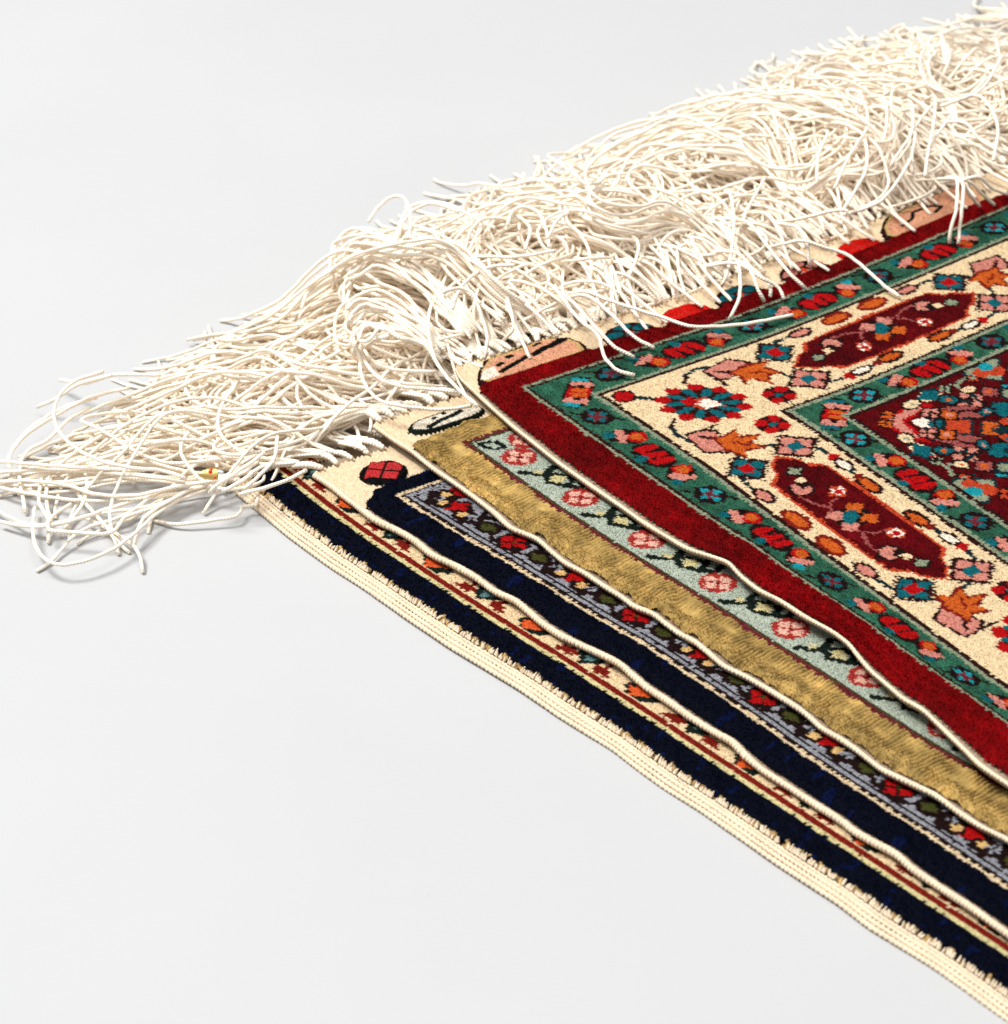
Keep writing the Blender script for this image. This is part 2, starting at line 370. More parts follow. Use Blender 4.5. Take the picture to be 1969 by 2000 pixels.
        # little leaves either side of the cartouche
        cv.ell(27.2, T(116.5), 2.0, 4.4, 'pink', ol='dark', ow=1.6); cv.ell(27.0, T(136), 2.3, 6.0, 'orange', ol='dred', ow=2.0)
        cv.dia(65.2, T(109.6), 3.4, 'mred'); cv.ell(65.0, T(116), 1.7, 4.0, 'white', ol='dark', ow=1.5); cv.line([(64.5, T(121)), (64, T(126))], 1.8, 'dteal')
        cv.ell(63.8, T(132.4), 2.0, 5.2, 'orange', ol='dark', ow=1.8); cv.dia(64.2, T(125.5), 2.6, 'dred')
    for o, s in ((0, 1), (292.5, -1), (292.5-98, 1)):
        if o == 194.5: continue
        half(s, o)
    # cartouche
    g = [(47, 97.5), (41, 104), (40, 108.5), (34.5, 113), (34, 146), (34.5, 180), (40, 184.5), (41, 189), (47, 195.5), (53, 189), (54, 184.5), (59, 180), (59.5, 146), (59, 113), (54, 108.5), (53, 104)]
    cv.poly(grow(g, 1.5), 'brick'); cv.poly(grow(g, -0.4), 'crimson')
    cv.ell(45, 146, 7.6, 6.6, 'dkb')
    for sx, sy, cc in ((-4.6, -4.4, 'pink'), (-4.4, 4.6, 'pink'), (4.6, -4.6, 'orange'), (5.0, 4.0, 'orange')): cv.dia(45+sx, 146+sy, 4.0, cc)
    cv.ell(44.5, 145.5, 5.0, 2.9, 'teal', ang=-0.7)
    for s in (1, -1):
        T = lambda y: 146.3+s*(y-146.3)
        cv.dia(51.5, T(129.5), 4.4, 'brick'); cv.sq(51.5, T(129.5), 2.4, 'white'); cv.dia(51.5, T(129.5), 2.2, 'mred')
        cv.ell(41.5, T(120.5), 5.2, 5.0, 'dkb'); cv.ell(41.5, T(120.5), 3.6, 3.9, 'pink'); cv.ell(43.5, T(118.5), 2.2, 2.6, 'dkb'); cv.sq(45, T(115.5), 1.7, 'ivory')
        cv.dia(46.8, T(109.3), 4.4, 'dkb'); cv.dia(46.8, T(109.3), 2.9, 'sage')
        cv.line([(38, T(124)), (39, T(131)), (42, T(137))], 1.1, 'rose'); cv.line([(49.5, T(132.5)), (44, T(134)), (40, T(140))], 1.0, 'rose')
    rosette(50, 50, math.pi/4)
    rosette(48.5, 244.0, math.pi/2)
    cv.put((w < 23.0) & (w >= 21.2), 'dark')
    # inner guard and field
    m = w >= 70.3
    keep = cv.I.copy()
    cv.put(m, 'dark'); cv.put(w >= 72.1, 'sage'); cv.put(w >= 73.8, 'green')
    I0 = cv.I.copy()
    guard(80.0, 103.8, True)
    out = (w < 73.8); cv.I[out] = I0[out]
    cv.put(w >= 86.4, 'sage'); cv.put(w >= 88.2, 'dark'); cv.put(w >= 90.0, 'crimson')
    I1 = cv.I.copy()
    # field
    p = (w+t)/1.414-101*1.414; q = (t-w)/1.414
    cv.put((q < 14) & (np.abs(p-q*0.8) < 4.6), 'mred'); cv.put((q < 11.5) & (np.abs(p-q*0.8) < 2.6), 'pink')
    cv.put((np.abs(p-14) < 7-q) & (q < 4), 'dteal'); cv.put((np.abs(p-12) < 5.0-q*0.8) & (q < 3), 'white')
    cv.line([(104, 116), (108, 124), (112, 137)], 5.5, 'dkb'); cv.line([(104, 116), (108, 124), (112, 133)], 3.4, 'rose')
    cv.line([(110, 116), (114, 126), (118, 131)], 6.5, 'dkb'); cv.line([(110, 115), (114, 126), (118, 131)], 4.2, 'rose')
    cv.dia(119, 119, 6.6, 'brick', ol='dteal', ow=1.4); cv.dia(129, 129, 6.4, 'orange', ol='dteal', ow=1.0)
    cv.ell(95.6, 124.5, 3.6, 6.6, 'ivory'); cv.dia(95.6, 124.5, 6.2, 'teal', rx=0.72); cv.sq(95, 131, 1.8, 'mred')
    for sx, sy in ((3.6, 0), (-3.6, 0), (0, 3.6), (0, -3.6)): cv.dia(107.5+sx, 135.5+sy, 3.4, 'dkb')
    for sx, sy in ((3.8, 0), (-3.8, 0), (0, 3.8), (0, -3.8)): cv.dia(107.5+sx, 135.5+sy, 2.6, 'pink')
    cv.line([(93, 133), (96, 138), (94, 144)], 1.7, 'sage'); cv.line([(96, 138), (101, 138)], 1.7, 'sage')
    cv.ell(121, 142, 6.0, 5.0, 'teal', ang=0.5, ol='dkb'); cv.ell(123, 144, 2.4, 2.4, 'dteal'); cv.ell(137, 137, 10, 10, 'dteal'); cv.line([(130, 141), (136, 150)], 3.0, 'teal'); cv.dia(137, 137, 4.5, 'aqua'); cv.dia(137, 137, 2.4, 'ivory')
    rf = np.random.default_rng(17); done = [(95.6, 124.5), (107.5, 135.5), (119, 119), (129, 129), (121, 142), (137, 137), (96, 156), (101, 108)]
    for _ in range(420):
        y = rf.uniform(100, 250); x = rf.uniform(93.5, min(y, 190))
        if min(math.hypot(x-p, y-q_) for p, q_ in done) < 7.6: continue
        done.append((x, y)); c1, c2 = rf.choice(['pink', 'rose', 'teal', 'orange', 'sage', 'aqua', 'brick', 'ivory'], 2, replace=False); sz = rf.uniform(1.7, 2.9)
        cv.line([(x, y), (x+rf.normal(0, 5), y+rf.normal(0, 5))], 1.5, 'dteal'); kd = rf.random()
        if kd < 0.4:
            for sx, sy in ((1, 0), (-1, 0), (0, 1), (0, -1)): cv.dia(x+sx*sz, y+sy*sz, sz+0.5, 'dkb')
            for sx, sy in ((1, 0), (-1, 0), (0, 1), (0, -1)): cv.dia(x+sx*sz, y+sy*sz, sz*0.75, c1)
        elif kd < 0.75: cv.ell(x, y, sz*1.5, sz, c1, ang=rf.uniform(0, 3), ol='dkb'); cv.dia(x, y, sz*0.6, c2)
        else: cv.dia(x, y, sz*1.5, c1, ol='dkb'); cv.sq(x, y, sz*0.45, c2)
    for sx, sy, cc in ((-3.5, -4.5, 'sage'), (-4.0, 5.0, 'sage'), (3.5, 0, 'sage')): cv.dia(96+sx, 156+sy, 4.6, cc, ol='dteal', ow=1.0)
    cv.ell(95, 153, 3.4, 3.4, 'brick'); cv.ell(98, 159, 3.4, 4.0, 'brick'); cv.ell(93, 157.5, 3.2, 3.2, 'aqua')
    cv.dia(114, 152, 4.0, 'sage', ol='dteal'); cv.ell(118, 165, 5, 5, 'pink', ol='dkb'); cv.ell(130, 158, 6, 5, 'teal', ol='dkb')
    cv.ell(104, 172, 4, 5, 'orange', ol='dkb'); cv.ell(97, 186, 4, 6, 'teal', ol='ivory'); cv.ell(112, 190, 6, 6, 'rose', ol='dkb'); cv.ell(125, 182, 4, 4, 'sage', ol='dkb')
    out = (w < 90.0); cv.I[out] = I1[out]
    return cv.I
def motifs4(a, b):
    """pile motifs standing on the flat weave of the top rug: id (0 none) and dye"""
    I = np.full(a.shape, C['dark'], np.int16); ID = np.zeros(a.shape, np.int16)
    cv = Canvas(a, b, 'dark')
    def reg(m, i): ID[m & (b < -10.9)] = i
    g1 = [(-13, -13), (-8, -20), (1, -27.5), (17, -29), (33, -29), (41, -24), (43, -17), (41, -10), (-11, -8.5)]
    m = cv.poly(g1, 'dark'); reg(m, 1); cv.poly(grow(g1, -2.8), 'tangold'); cv.poly(grow(g1, -4.6), 'blush')
    cv.poly([(-10, -14), (-5, -19), (1, -20), (-1, -13), (-8, -11.8)], 'white')
    cv.line([(1, -14.6), (10, -17.2), (17, -19.2)], 2.4, 'black'); cv.line([(3, -19.5), (5, -20)], 2.4, 'black'); cv.line([(10, -23), (11.5, -23)], 2.6, 'black')
    cv.line([(20, -19), (28, -21.5)], 3.0, 'black'); cv.line([(29, -21.0), (37, -23)], 3.4, 'black'); cv.line([(24, -25), (27, -25.5)], 1.6, 'black'); cv.line([(35.5, -22), (36.5, -25.5)], 2.4, 'black')
    for i, (x, pc, oc) in enumerate(((61.8, 'teal', 'dteal'), (90.5, 'scar', 'brick'), (118, 'teal', 'dteal'), (153.5, 'pink', 'dark'), (186, 'scar', 'brick'))):
        yy = -15.5 if i < 3 else -16.5
        m = (((a-x)/12.5)**2+((b+11)/11.0)**2 < 1); reg(m, 2+i); cv.put(m, 'dark' if oc != 'brick' else 'scar')
        for sx, sy in ((-6.6, -2.0), (6.6, -2.0), (0, -5.8), (0, 2)): cv.ell(x+sx, -12+sy, 4.0, 2.3, pc)
        if oc == 'brick': cv.line([(x-9, -13), (x+9, -13)], 0.8, 'coral'); cv.line([(x, -19), (x, -11)], 0.9, 'coral')
        else: cv.dia(x, -12.6, 2.0, 'brick')
    g2 = [(200, -13), (204, -20), (214, -27.5), (232, -29.5), (262, -29.5), (268, -18), (262, -9), (202, -9)]
    m = cv.poly(g2, 'dark'); reg(m, 7); cv.poly(grow(g2, -2.8), 'tangold'); cv.poly(grow(g2, -4.6), 'blush')
    cv.line([(214, -16), (222, -18), (226, -22), (236, -22), (240, -18), (234, -16)], 1.6, 'black')
    return ID, cv.I

def design3(a, b):        # gold rug: a from selvedge, b = v
    w = a-20.0; e = b-17.0
    mn = np.minimum(w, e); t = np.where(w < e, e, w)
    cv = Canvas(mn, t, 'gold')
    cv.put(mn > -3.0, 'burg'); cv.put(mn > -1.3, 'olived'); cv.put(mn > -0.2, 'mint')
    def pq(x, y, r=1.0):
        cv.ell(x, y, 6.6, 6.6, 'coral')
        for sx, sy in ((3.3, 0), (-3.3, 0), (0, 3.3), (0, -3.3)): cv.sq(x+sx*0.98, y+sy*0.98, 1.5, 'lpink'); cv.dia(x+sx, y+sy, 2.5, 'lpink')
        cv.line([(x-4, y-4), (x+4, y+4)], 0.9, 'coral'); cv.line([(x-4, y+4), (x+4, y-4)], 0.9, 'coral'); cv.sq(x, y, 0.9, 'dred')
    for k in range(0, 9):
        y = 18.0+37*k
        # stepped vine with a leaf between the rosettes
        cv.line([(2.5, y+10), (6, y+14), (9, y+16), (14, y+13), (18, y+16)], 2.9, 'bgreen')
        cv.line([(9, y+16), (6.5, y+21), (10, y+27), (15, y+25), (13.5, y+20), (9.5, y+16)], 2.6, 'bgreen'); cv.line([(10, y+27), (13, y+31), (18, y+29)], 2.8, 'bgreen')
        cv.dia(10.7, y+21.5, 3.4, 'ylw'); cv.line([(15, y+25), (22, y+22)], 2.0, 'bgreen'); cv.dia(7.5, y+13.0, 2.0, 'ylw')
        if k: pq(9.2, y)
    pq(8.6, 18.0)
    cv.line([(1.5, 2.5), (4, 8), (8, 9)], 2.0, 'bgreen')
    return cv.I
def design2(a, b):
    w = a-14.3; e = b-26.0
    mn = np.minimum(w, e); t = np.where(w < e, e, w)
    cv = Canvas(mn, t, 'navy')
    cv.put(mn > -1.2, 'cream'); cv.put(mn > 0.3, 'dkb'); cv.put(mn > 1.7, 'grey'); cv.put(mn > 3.2, 'dkb'); cv.put(mn > 4.2, 'grey')
    base = cv.I.copy()
    for k in range(-1, 6):
        q = 51.0+63.5*k; o = q+31.7
        for s in (1, -1):
            cv.line([(5.0, q+s*23), (9.5, q+s*18.5), (17, q+s*23)], 2.8, 'dkb'); cv.line([(5.2, q+s*5), (7.5, q+s*9)], 2.0, 'dkb'); cv.line([(15, q+s*4), (19, q+s*12), (14, q+s*20)], 3.0, 'dkb')
            cv.ell(10.0, q+s*13.6, 4.2, 5.6, 'dkb', ang=0.35*s); cv.dia(10.0, q+s*13.6, 4.2, 'olive', rx=0.62)
            cv.line([(14, q+s*10), (19, q+s*5)], 2.4, 'dkb')
            cv.ell(9.4, o+s*5.6, 4.6, 4.2, 'dkb'); cv.dia(9.0, o+s*5.4, 2.4, 'beige'); cv.line([(9, o+s*7.5), (11.5, o+s*8.5)], 1.0, 'grey')
        cv.ell(10.2, q, 6.4, 6.4, 'dkb')
        for sx, sy in ((3.2, 0), (-3.2, 0), (0, 3.2), (0, -3.2)): cv.dia(10.2+sx, q+sy, 2.5, 'cred')
        cv.sq(10.2, q, 0.9, 'olive')
        cv.ell(11.5, o, 5.2, 4.2, 'dkb'); cv.dia(11.5, o, 3.8, 'cred', rx=1.15); cv.line([(7.0, o-1.5), (9, o)], 1.6, 'cred')
    low = mn < 4.2; cv.I[low] = base[low]
    return cv.I
def design1(a, b):
    w = a-17.2
    j = 0.9*np.sin(b*2.1)+1.1*np.sin(b*0.83+2)+0.8*np.sin(b*5.3)
    cv = Canvas(w, b, 'navy')
    cv.put(a < 6.4+0.5*j, 'tangold')
    cv.put(w > 0, 'ylw'); cv.put(w > 1.5, 'dred'); cv.put(w > 4.0, 'ivory')
    I0 = cv.I.copy()
    for k in range(-1, 8):
        y = 14.5+53.0*k
        cv.dia(9.0, y, 8.0, 'bgreen'); cv.dia(8.6, y-1.5, 4.2, 'orng'); cv.dia(11, y+3.0, 2.6, 'orng')
        for s in (1, -1):
            z = y+26.5
            cv.line([(6.3, z-s*12.5), (6.3, z-s*6.5)], 2.0, 'dred'); cv.line([(8.2, z-s*10.5), (8.2, z-s*5)], 2.0, 'dred'); cv.line([(10.2, z-s*8), (12, z-s*8)], 2.2, 'dred')
        cv.dia(10.5, y+26.5, 6.2, 'bgreen'); cv.dia(11, y+26.5, 3.4, 'gteal'); cv.line([(14, y+12), (18, y+20)], 3, 'dred')
    low = w < 4.9; cv.I[low] = I0[low]
    return cv.I

# ------------------------------------------------------------------ pile surfaces
KP = 0.85                                            # knot pitch, mm
def knot_lookup(a, b, fn, lo, hi, seed):
    na = int((hi[0]-lo[0])/KP)+3; nb = int((hi[1]-lo[1])/KP)+3
    r = np.random.default_rng(seed)
    ka, kb = np.meshgrid(lo[0]+np.arange(na)*KP, lo[1]+np.arange(nb)*KP, indexing='ij')
    I = fn(ka+r.normal(0, 0.2, ka.shape), kb+r.normal(0, 0.2, kb.shape))
    J = np.exp(r.normal(0, 0.06, ka.shape)); Hk = r.normal(0, 1, ka.shape)
    def idx(a, b):
        i = np.clip(np.rint((a-lo[0])/KP).astype(int), 0, na-1)
        j = np.clip(np.rint((b-lo[1])/KP+0.5*(i % 2)).astype(int), 0, nb-1); return i, j
    return I, J, Hk, idx

PARTNAMES = {
 4: ['outer_red_band', 'outer_guard_border', 'main_border', 'inner_guard_border', 'field'],
 3: ['outer_gold_band', 'guard_border'], 2: ['outer_navy_band', 'guard_border'], 1: ['outer_navy_band', 'guard_border']}
PLABEL = {'outer_red_band': 'plain red pile band along the edge', 'outer_guard_border': 'green border with small flowers, outside the ivory one',
 'main_border': 'ivory border with rosettes and dark red cartouches', 'inner_guard_border': 'green border with small flowers, next to the red field',
 'field': 'dark red field with small flowers', 'outer_gold_band': 'plain ribbed gold pile band', 'outer_navy_band': 'plain dark navy pile band'}
def parts4(a, b):
    w = np.minimum(a, b)
    return np.digitize(w, [0.0, 22.0, 71.2, 87.3])
def build_pile(k, root, org):
    ds = 0.5; dsb = 0.36 if k == 3 else 0.5
    if k == 4: lo, hi, fn = (-15.5, -31.0), (390.0, 345.0), design4
    elif k == 3: lo, hi, fn = (1.6, -14.0), (58.0, 400.0), design3
    elif k == 2: lo, hi, fn = (1.9, -2.0), (46.0, 400.0), design2
    else: lo, hi, fn = (4.6, -24.0), (42.0, 400.0), design1
    aa = np.arange(lo[0], hi[0], ds); bb = np.arange(lo[1], hi[1], dsb)
    A, B = np.meshgrid(aa, bb, indexing='ij')
    mid = np.zeros(A.shape, np.int16)
    if k == 4:
        ID, MI = motifs4(A, B); mid = ID
        inside = (B > -11.3+0.3*np.sin(A*0.5)) | (ID > 0)
        inside &= A > -14.8+0.35*np.sin(B*1.9)+1.5*np.exp(-((B+12)/3.0)**2)
    elif k == 3:
        inside = (B > 2.2-1.2*np.clip((A-3)/20, 0, 1.3)+0.5*np.sin(A*0.9)) & (A > 1.8+0.3*np.sin(B*1.7))
        m3 = (((A-24)/17.0)**4+((B+5.6)/5.6)**2 < 1) & (B < 2.5); mid = np.where(m3 & ~inside, 1, 0).astype(np.int16); inside |= m3
        inside &= A < 20.0+44
    elif k == 2:
        inside = (B > 22.5-8*np.clip((A-2)/9.0, 0, 1)+0.5*np.sin(A*1.1)) & (A > 2.0+0.3*np.sin(B*1.5))
        m2 = ((A-20.5)/9.6)**2+((B-6.5)/8.6)**2 < 1; mid = np.where(m2 & ~inside, 1, 0).astype(np.int16); inside |= m2
    else:
        inside = (A > 5.2+0.5*np.sin(B*1.3)+0.4*np.sin(B*3.1))
    # distance to the outline, in cells
    dist = np.zeros(A.shape); cur = inside.copy()
    for i in range(9):
        dist += cur
        nxt = cur.copy()
        nxt[1:] &= cur[:-1]; nxt[:-1] &= cur[1:]; nxt[:, 1:] &= cur[:, :-1]; nxt[:, :-1] &= cur[:, 1:]
        cur = nxt
    u, v, z = warp(k, A, B)
    px, py = pix(u, v, z)
    frame = (px < 1969+90) & (py < 2000+90) & (py > -90)
    if k != 4:
        nxt_u = edge(k+1, B)+9.0
        frame &= u < nxt_u
    I, J, Hk, idx = knot_lookup(A, B, fn, lo, hi, 100+k)
    ki, kj = idx(A, B); ci = I[ki, kj]
    if k == 4: ci = np.where(mid > 0, MI, ci)
    if k == 3:
        cv = Canvas(A, B, 'bgreen'); cv.put(((A-24)/15.0)**4+((B+5.4)/3.9)**2 < 1, 'white')
        cv.line([(14, -2.8), (20, -4.6), (27, -5.4), (31, -6.6)], 2.2, 'bgreen'); cv.line([(19, -7.4), (20, -7.6)], 1.6, 'bgreen'); cv.line([(24, -8.4), (25, -8.4)], 1.4, 'bgreen')
        ci = np.where(mid > 0, cv.I, ci)
    if k == 2:
        cv = Canvas(A, B, 'black')
        for sx, sy in ((4.2, 0), (-4.2, 0), (0, 4.0), (0, -4.0)): cv.sq(20.5+sx*0.98, 6.5+sy*0.98, 2.3, 'rosered'); cv.dia(20.5+sx*1.1, 6.5+sy*1.1, 3.8, 'rosered')
        cv.sq(20.5, 6.5, 0.9, 'ylw'); cv.line([(16, 2), (25, 11)], 1.2, 'black'); cv.line([(25, 2), (16, 11)], 1.2, 'black')
        ci = np.where(mid > 0, cv.I, ci)
    col = PAL[ci]*J[ki, kj][..., None]
    # glints on the navy pile, painted in as streaks of lighter blue
    nb = noise2(5+k, 1.5); nn = nb(A, B)
    isn = ci == C['navy']; col = np.where((isn & (nn > 1.15))[..., None], PAL[C['blue']]*0.4, col)
    abr_sheen = np.exp(0.14*noise2(61+k, 12.0)(A, B)+0.16*noise2(62+k, 1.7)(A, B)+0.10*noise2(63+k, 0.8)(A, B*0.2)); isp = np.isin(ci, [C['red'], C['gold'], C['crimson'], C['green']])  # dye variation together with painted-in sheen streaks on the plain pile colours
    col = np.where(isp[..., None], col*abr_sheen[..., None], col)
    isg = ci == C['gold']; gl = noise2(9, 2.2)(A, B)
    lump = noise2(21, 1.6)(A, B); lump2 = noise2(22, 3.2)(A, B)
    drop = np.clip(1-dist/6.5, 0, 1)**2*2.5
    zz = z-drop+0.07*Hk[ki, kj]+0.05*noise2(31+k, 1.2)(A, B)
    plain = np.isin(ci, [C['red'], C['navy'], C['gold']]) & (mid == 0)
    zz = zz+np.where(plain, 0.16*lump2+0.10*lump, 0)
    if k == 3:
        fl = np.clip((7.0-A+1.5*lump2)/4.0, 0, 1)
        rib = np.cos(2*math.pi*(B+0.25*np.sin(A*0.5))/1.65+1.1*noise2(77, 14.0)(A, B))
        zz = zz+np.where(isg, 0.75*rib*(1-fl)*np.clip(0.8+0.5*noise2(78, 3.0)(A, B), 0.1, 1.5)+0.45*lump*fl+0.3*lump2, 0)
    if k == 1: zz = zz-0.5*np.clip((8-A)/3, 0, 1)
    r = np.random.default_rng(300+k)
    u = u+r.normal(0, 0.07, u.shape); v = v+r.normal(0, 0.07, u.shape)
    part = parts4(A, B) if k == 4 else ((A > {3: 17.0, 2: 13.1, 1: 17.2}[k]) & (B > {3: 14.0, 2: 24.8, 1: -99}[k])).astype(int)
    use = inside & frame
    vid = np.arange(A.size).reshape(A.shape)
    q = np.stack([vid[:-1, :-1], vid[1:, :-1], vid[1:, 1:], vid[:-1, 1:]], -1).reshape(-1, 4)
    ok = (use[:-1, :-1] & use[1:, :-1] & use[1:, 1:] & use[:-1, 1:]).ravel(); q = q[ok]
    fp = part.ravel()[q[:, 0]]; fm = mid.ravel()[q].max(1)
    W3 = world(u, v, zz).reshape(-1, 3); colf = col.reshape(-1, 3)
    lab = [(i, n, fp == i) for i, n in enumerate(PARTNAMES[k])]
    lab = [(i, n, m & (fm == 0)) for i, n, m in lab]+[(100+j, 'end_motif', fm == j) for j in range(1, int(mid.max())+1)]
    # random blades of yarn standing out of the knots
    nblade = int(ok.sum()*ds*dsb*{4: 3.4, 3: 6.0, 2: 4.0, 1: 4.0}[k])
    fsel = r.integers(0, len(q), nblade)
    vi = q[fsel, 0]; a_ = A.ravel()[vi]; b_ = B.ravel()[vi]; c_ = ci.ravel()[vi]; pl = plain.ravel()[vi]
    wv = a_+(16.5 if k == 4 else 0)
    base = W3[vi]+np.concatenate([r.normal(0, 0.00018, (nblade, 2)), np.zeros((nblade, 1))], 1)
    outw = np.where(pl, np.exp(-wv/7.0), 0.0)
    ln = (0.75+0.9*r.random(nblade))*np.where(pl, 1.15, 0.8)
    lean = r.normal(0, 0.45, (nblade, 2)); lean[:, 0] -= 0.9*outw+np.where(pl, 0.25, 0.1); lean[:, 1] += 0.15
    if k == 3:
        isgb = c_ == C['gold']; lean[isgb] = r.normal(0, 0.22, (int(isgb.sum()), 2))+np.array([-0.75, 0.1]); ln = np.where(isgb, ln*1.5, ln)
        ln = np.where(isgb & ((a_ > 8.5) | (r.random(nblade) < 0.55)), 0.01, ln)
    dirv = np.stack([lean[:, 0]*U[0]+lean[:, 1]*V[0], lean[:, 0]*U[1]+lean[:, 1]*V[1], np.ones(nblade)], -1)
    dirv /= np.linalg.norm(dirv, axis=1, keepdims=True)
    side = np.cross(dirv, r.normal(size=(nblade, 3))); side /= np.linalg.norm(side, axis=1, keepdims=True)+1e-9
    hw = np.where(pl, 0.21, 0.24)[:, None]*1e-3
    b0 = base-dirv*0.0004
    tri = np.stack([b0-side*hw, b0+side*hw, base+dirv*ln[:, None]*0.45e-3], 1)
    bcol = colf[vi]*np.exp(r.normal(0, 0.09, (nblade, 1)))
    bcol = np.where((c_ == C['gold'])[:, None], bcol*1.5, bcol); bp = fp[fsel]+0; bm = fm[fsel]  # gold blades get a lighter colour to offset their own shading
    for i, n, m in lab:
        qq = q[m]
        if not len(qq): continue
        ids, inv = np.unique(qq, return_inverse=True); qq = inv.reshape(-1, 4)
        sel = ((bp == i) & (bm == 0)) if i < 100 else (bm == i-100)
        T = tri[sel].reshape(-1, 3); nt_ = len(T)
        co = np.concatenate([W3[ids], T]); cc = np.concatenate([colf[ids], np.repeat(bcol[sel], 3, 0)])
        o = mesh_obj(n, co, (qq, len(ids)+np.arange(nt_).reshape(-1, 3)), mat_pile, root, True, np.clip(cc, 0, 0.95), origin=org)
        if n in PLABEL: o['label'] = PLABEL[n]
    # coarse continuation outside the picture
    step = 8
    if k == 4:
        ca, cb = A[::step, ::step], B[::step, ::step]; sl = (slice(None, None, step),)*2
        okc = inside[sl]; fr = frame[sl]
        cvid = np.arange(ca.size).reshape(ca.shape)
        cq = np.stack([cvid[:-1, :-1], cvid[1:, :-1], cvid[1:, 1:], cvid[:-1, 1:]], -1).reshape(-1, 4)
        g = (okc.ravel()[cq].all(1)) & ~(fr.ravel()[cq].all(1)); cq = cq[g]
        ids, inv = np.unique(cq, return_inverse=True)
        cw = world(u[sl], v[sl], zz[sl]-0.4).reshape(-1, 3)[ids]
        o = mesh_obj('field', cw, inv.reshape(-1, 4), mat_pile, root, True, colf.reshape(A.shape+(3,))[sl].reshape(-1, 3)[ids], origin=org)

def build_backing(k, root, org):
    vv = np.concatenate([[ENDK[k]+0.2], np.arange(math.ceil(ENDK[k])+2, 400, 2.0)]); ww = np.array([0.0, 1.5, 4, 8, 14, 22, 34, 50, 80, 130, 200, 300, 440.0])
    if k == 1: ww = np.concatenate([[5.6], ww[3:]])
    Wg, Vg = np.meshgrid(ww, vv, indexing='ij')
    if k == 4: u, v, z = warp(4, Wg-16.5, Vg)
    else: u, v, z = warp(k, Wg, Vg)
    n, m = Wg.shape
    top = world(u, v, z-2.55); bot = world(u, v, np.maximum(z-4.4, 0.15))
    if k > 1: bot = world(u, v, z-4.0)
    co = np.concatenate([top.reshape(-1, 3), bot.reshape(-1, 3)]); N = n*m
    I = np.arange(N).reshape(n, m)
    f = np.stack([I[:-1, :-1], I[1:, :-1], I[1:, 1:], I[:-1, 1:]], -1).reshape(-1, 4)
    fb = f[:, ::-1]+N
    bd = np.concatenate([I[:, 0], I[-1, 1:], I[-2::-1, -1], I[0, -2:0:-1]]); b2 = np.roll(bd, -1)
    s = np.stack([bd, bd+N, b2+N, b2], -1)
    o = mesh_obj('backing', co, np.concatenate([f, fb, s]), mat_back, root, True, origin=org)
    return o

def build_kilim(k, root, org):
    """flat woven end strip, ribbed along the warps"""
    lim = {4: 425.0, 3: 52.0, 2: 44.0, 1: 40.0}[k]
    top = {4: -8.0, 3: 5.0, 2: 24.0, 1: -22.0}[k]
    ww = np.arange(0.3, lim, 0.4); bb = np.linspace(ENDK[k], top, 14)
    Wg, Bg = np.meshgrid(ww, bb, indexing='ij')
    u, v, z = warp(4, Wg-16.5, Bg) if k == 4 else warp(k, Wg, Bg)
    if k == 4: u = u-np.where(Wg < 60, 0, 0)
    rib = np.cos(2*math.pi*Wg/1.8+0.5*np.sin(Bg*0.35+Wg*0.1))
    rr = np.random.default_rng(70+k)
    z = z-1.75+0.55*rib+rr.normal(0, 0.05, z.shape)+0.12*np.sin(Bg*4.4+Wg)
    if k in (2, 3): z = z-0.3
    I = np.arange(Wg.size).reshape(Wg.shape)
    f = np.stack([I[:-1, :-1], I[1:, :-1], I[1:, 1:], I[:-1, 1:]], -1).reshape(-1, 4)
    mesh_obj('flat_woven_end', world(u, v, z), f, mat_kilim, root, True, origin=org)

def cord_mesh(P, rad, pitch, hel, ds, sides, amp, seed):
    P = resample(P, ds); n = len(P); L = np.arange(n)*ds
    th = np.arange(sides)*2*math.pi/sides
    r_ = np.random.default_rng(seed); slow = np.interp(L, np.arange(0, L[-1]+30, 9.0), 1+0.07*r_.normal(size=len(np.arange(0, L[-1]+30, 9.0))))
    jit = np.cumsum(r_.normal(0, 0.09, n))
    ph = ((L[:, None]+jit[:, None])/pitch+hel*th[None]/math.pi) % 1.0; gw = 0.2
    R = rad*slow[:, None]*(1.04-amp*np.exp(-((ph-0.5)/gw)**2)+0.03*r_.normal(size=(n, 1)))
    co, q, caps = tube(P, R, sides)
    st = np.stack([np.repeat(L, sides), np.tile(np.cos(th), n), np.tile(np.sin(th), n), np.repeat(0.5+0.5*np.sin(L*0.35+seed), sides)], -1)
    return co, q, caps, st
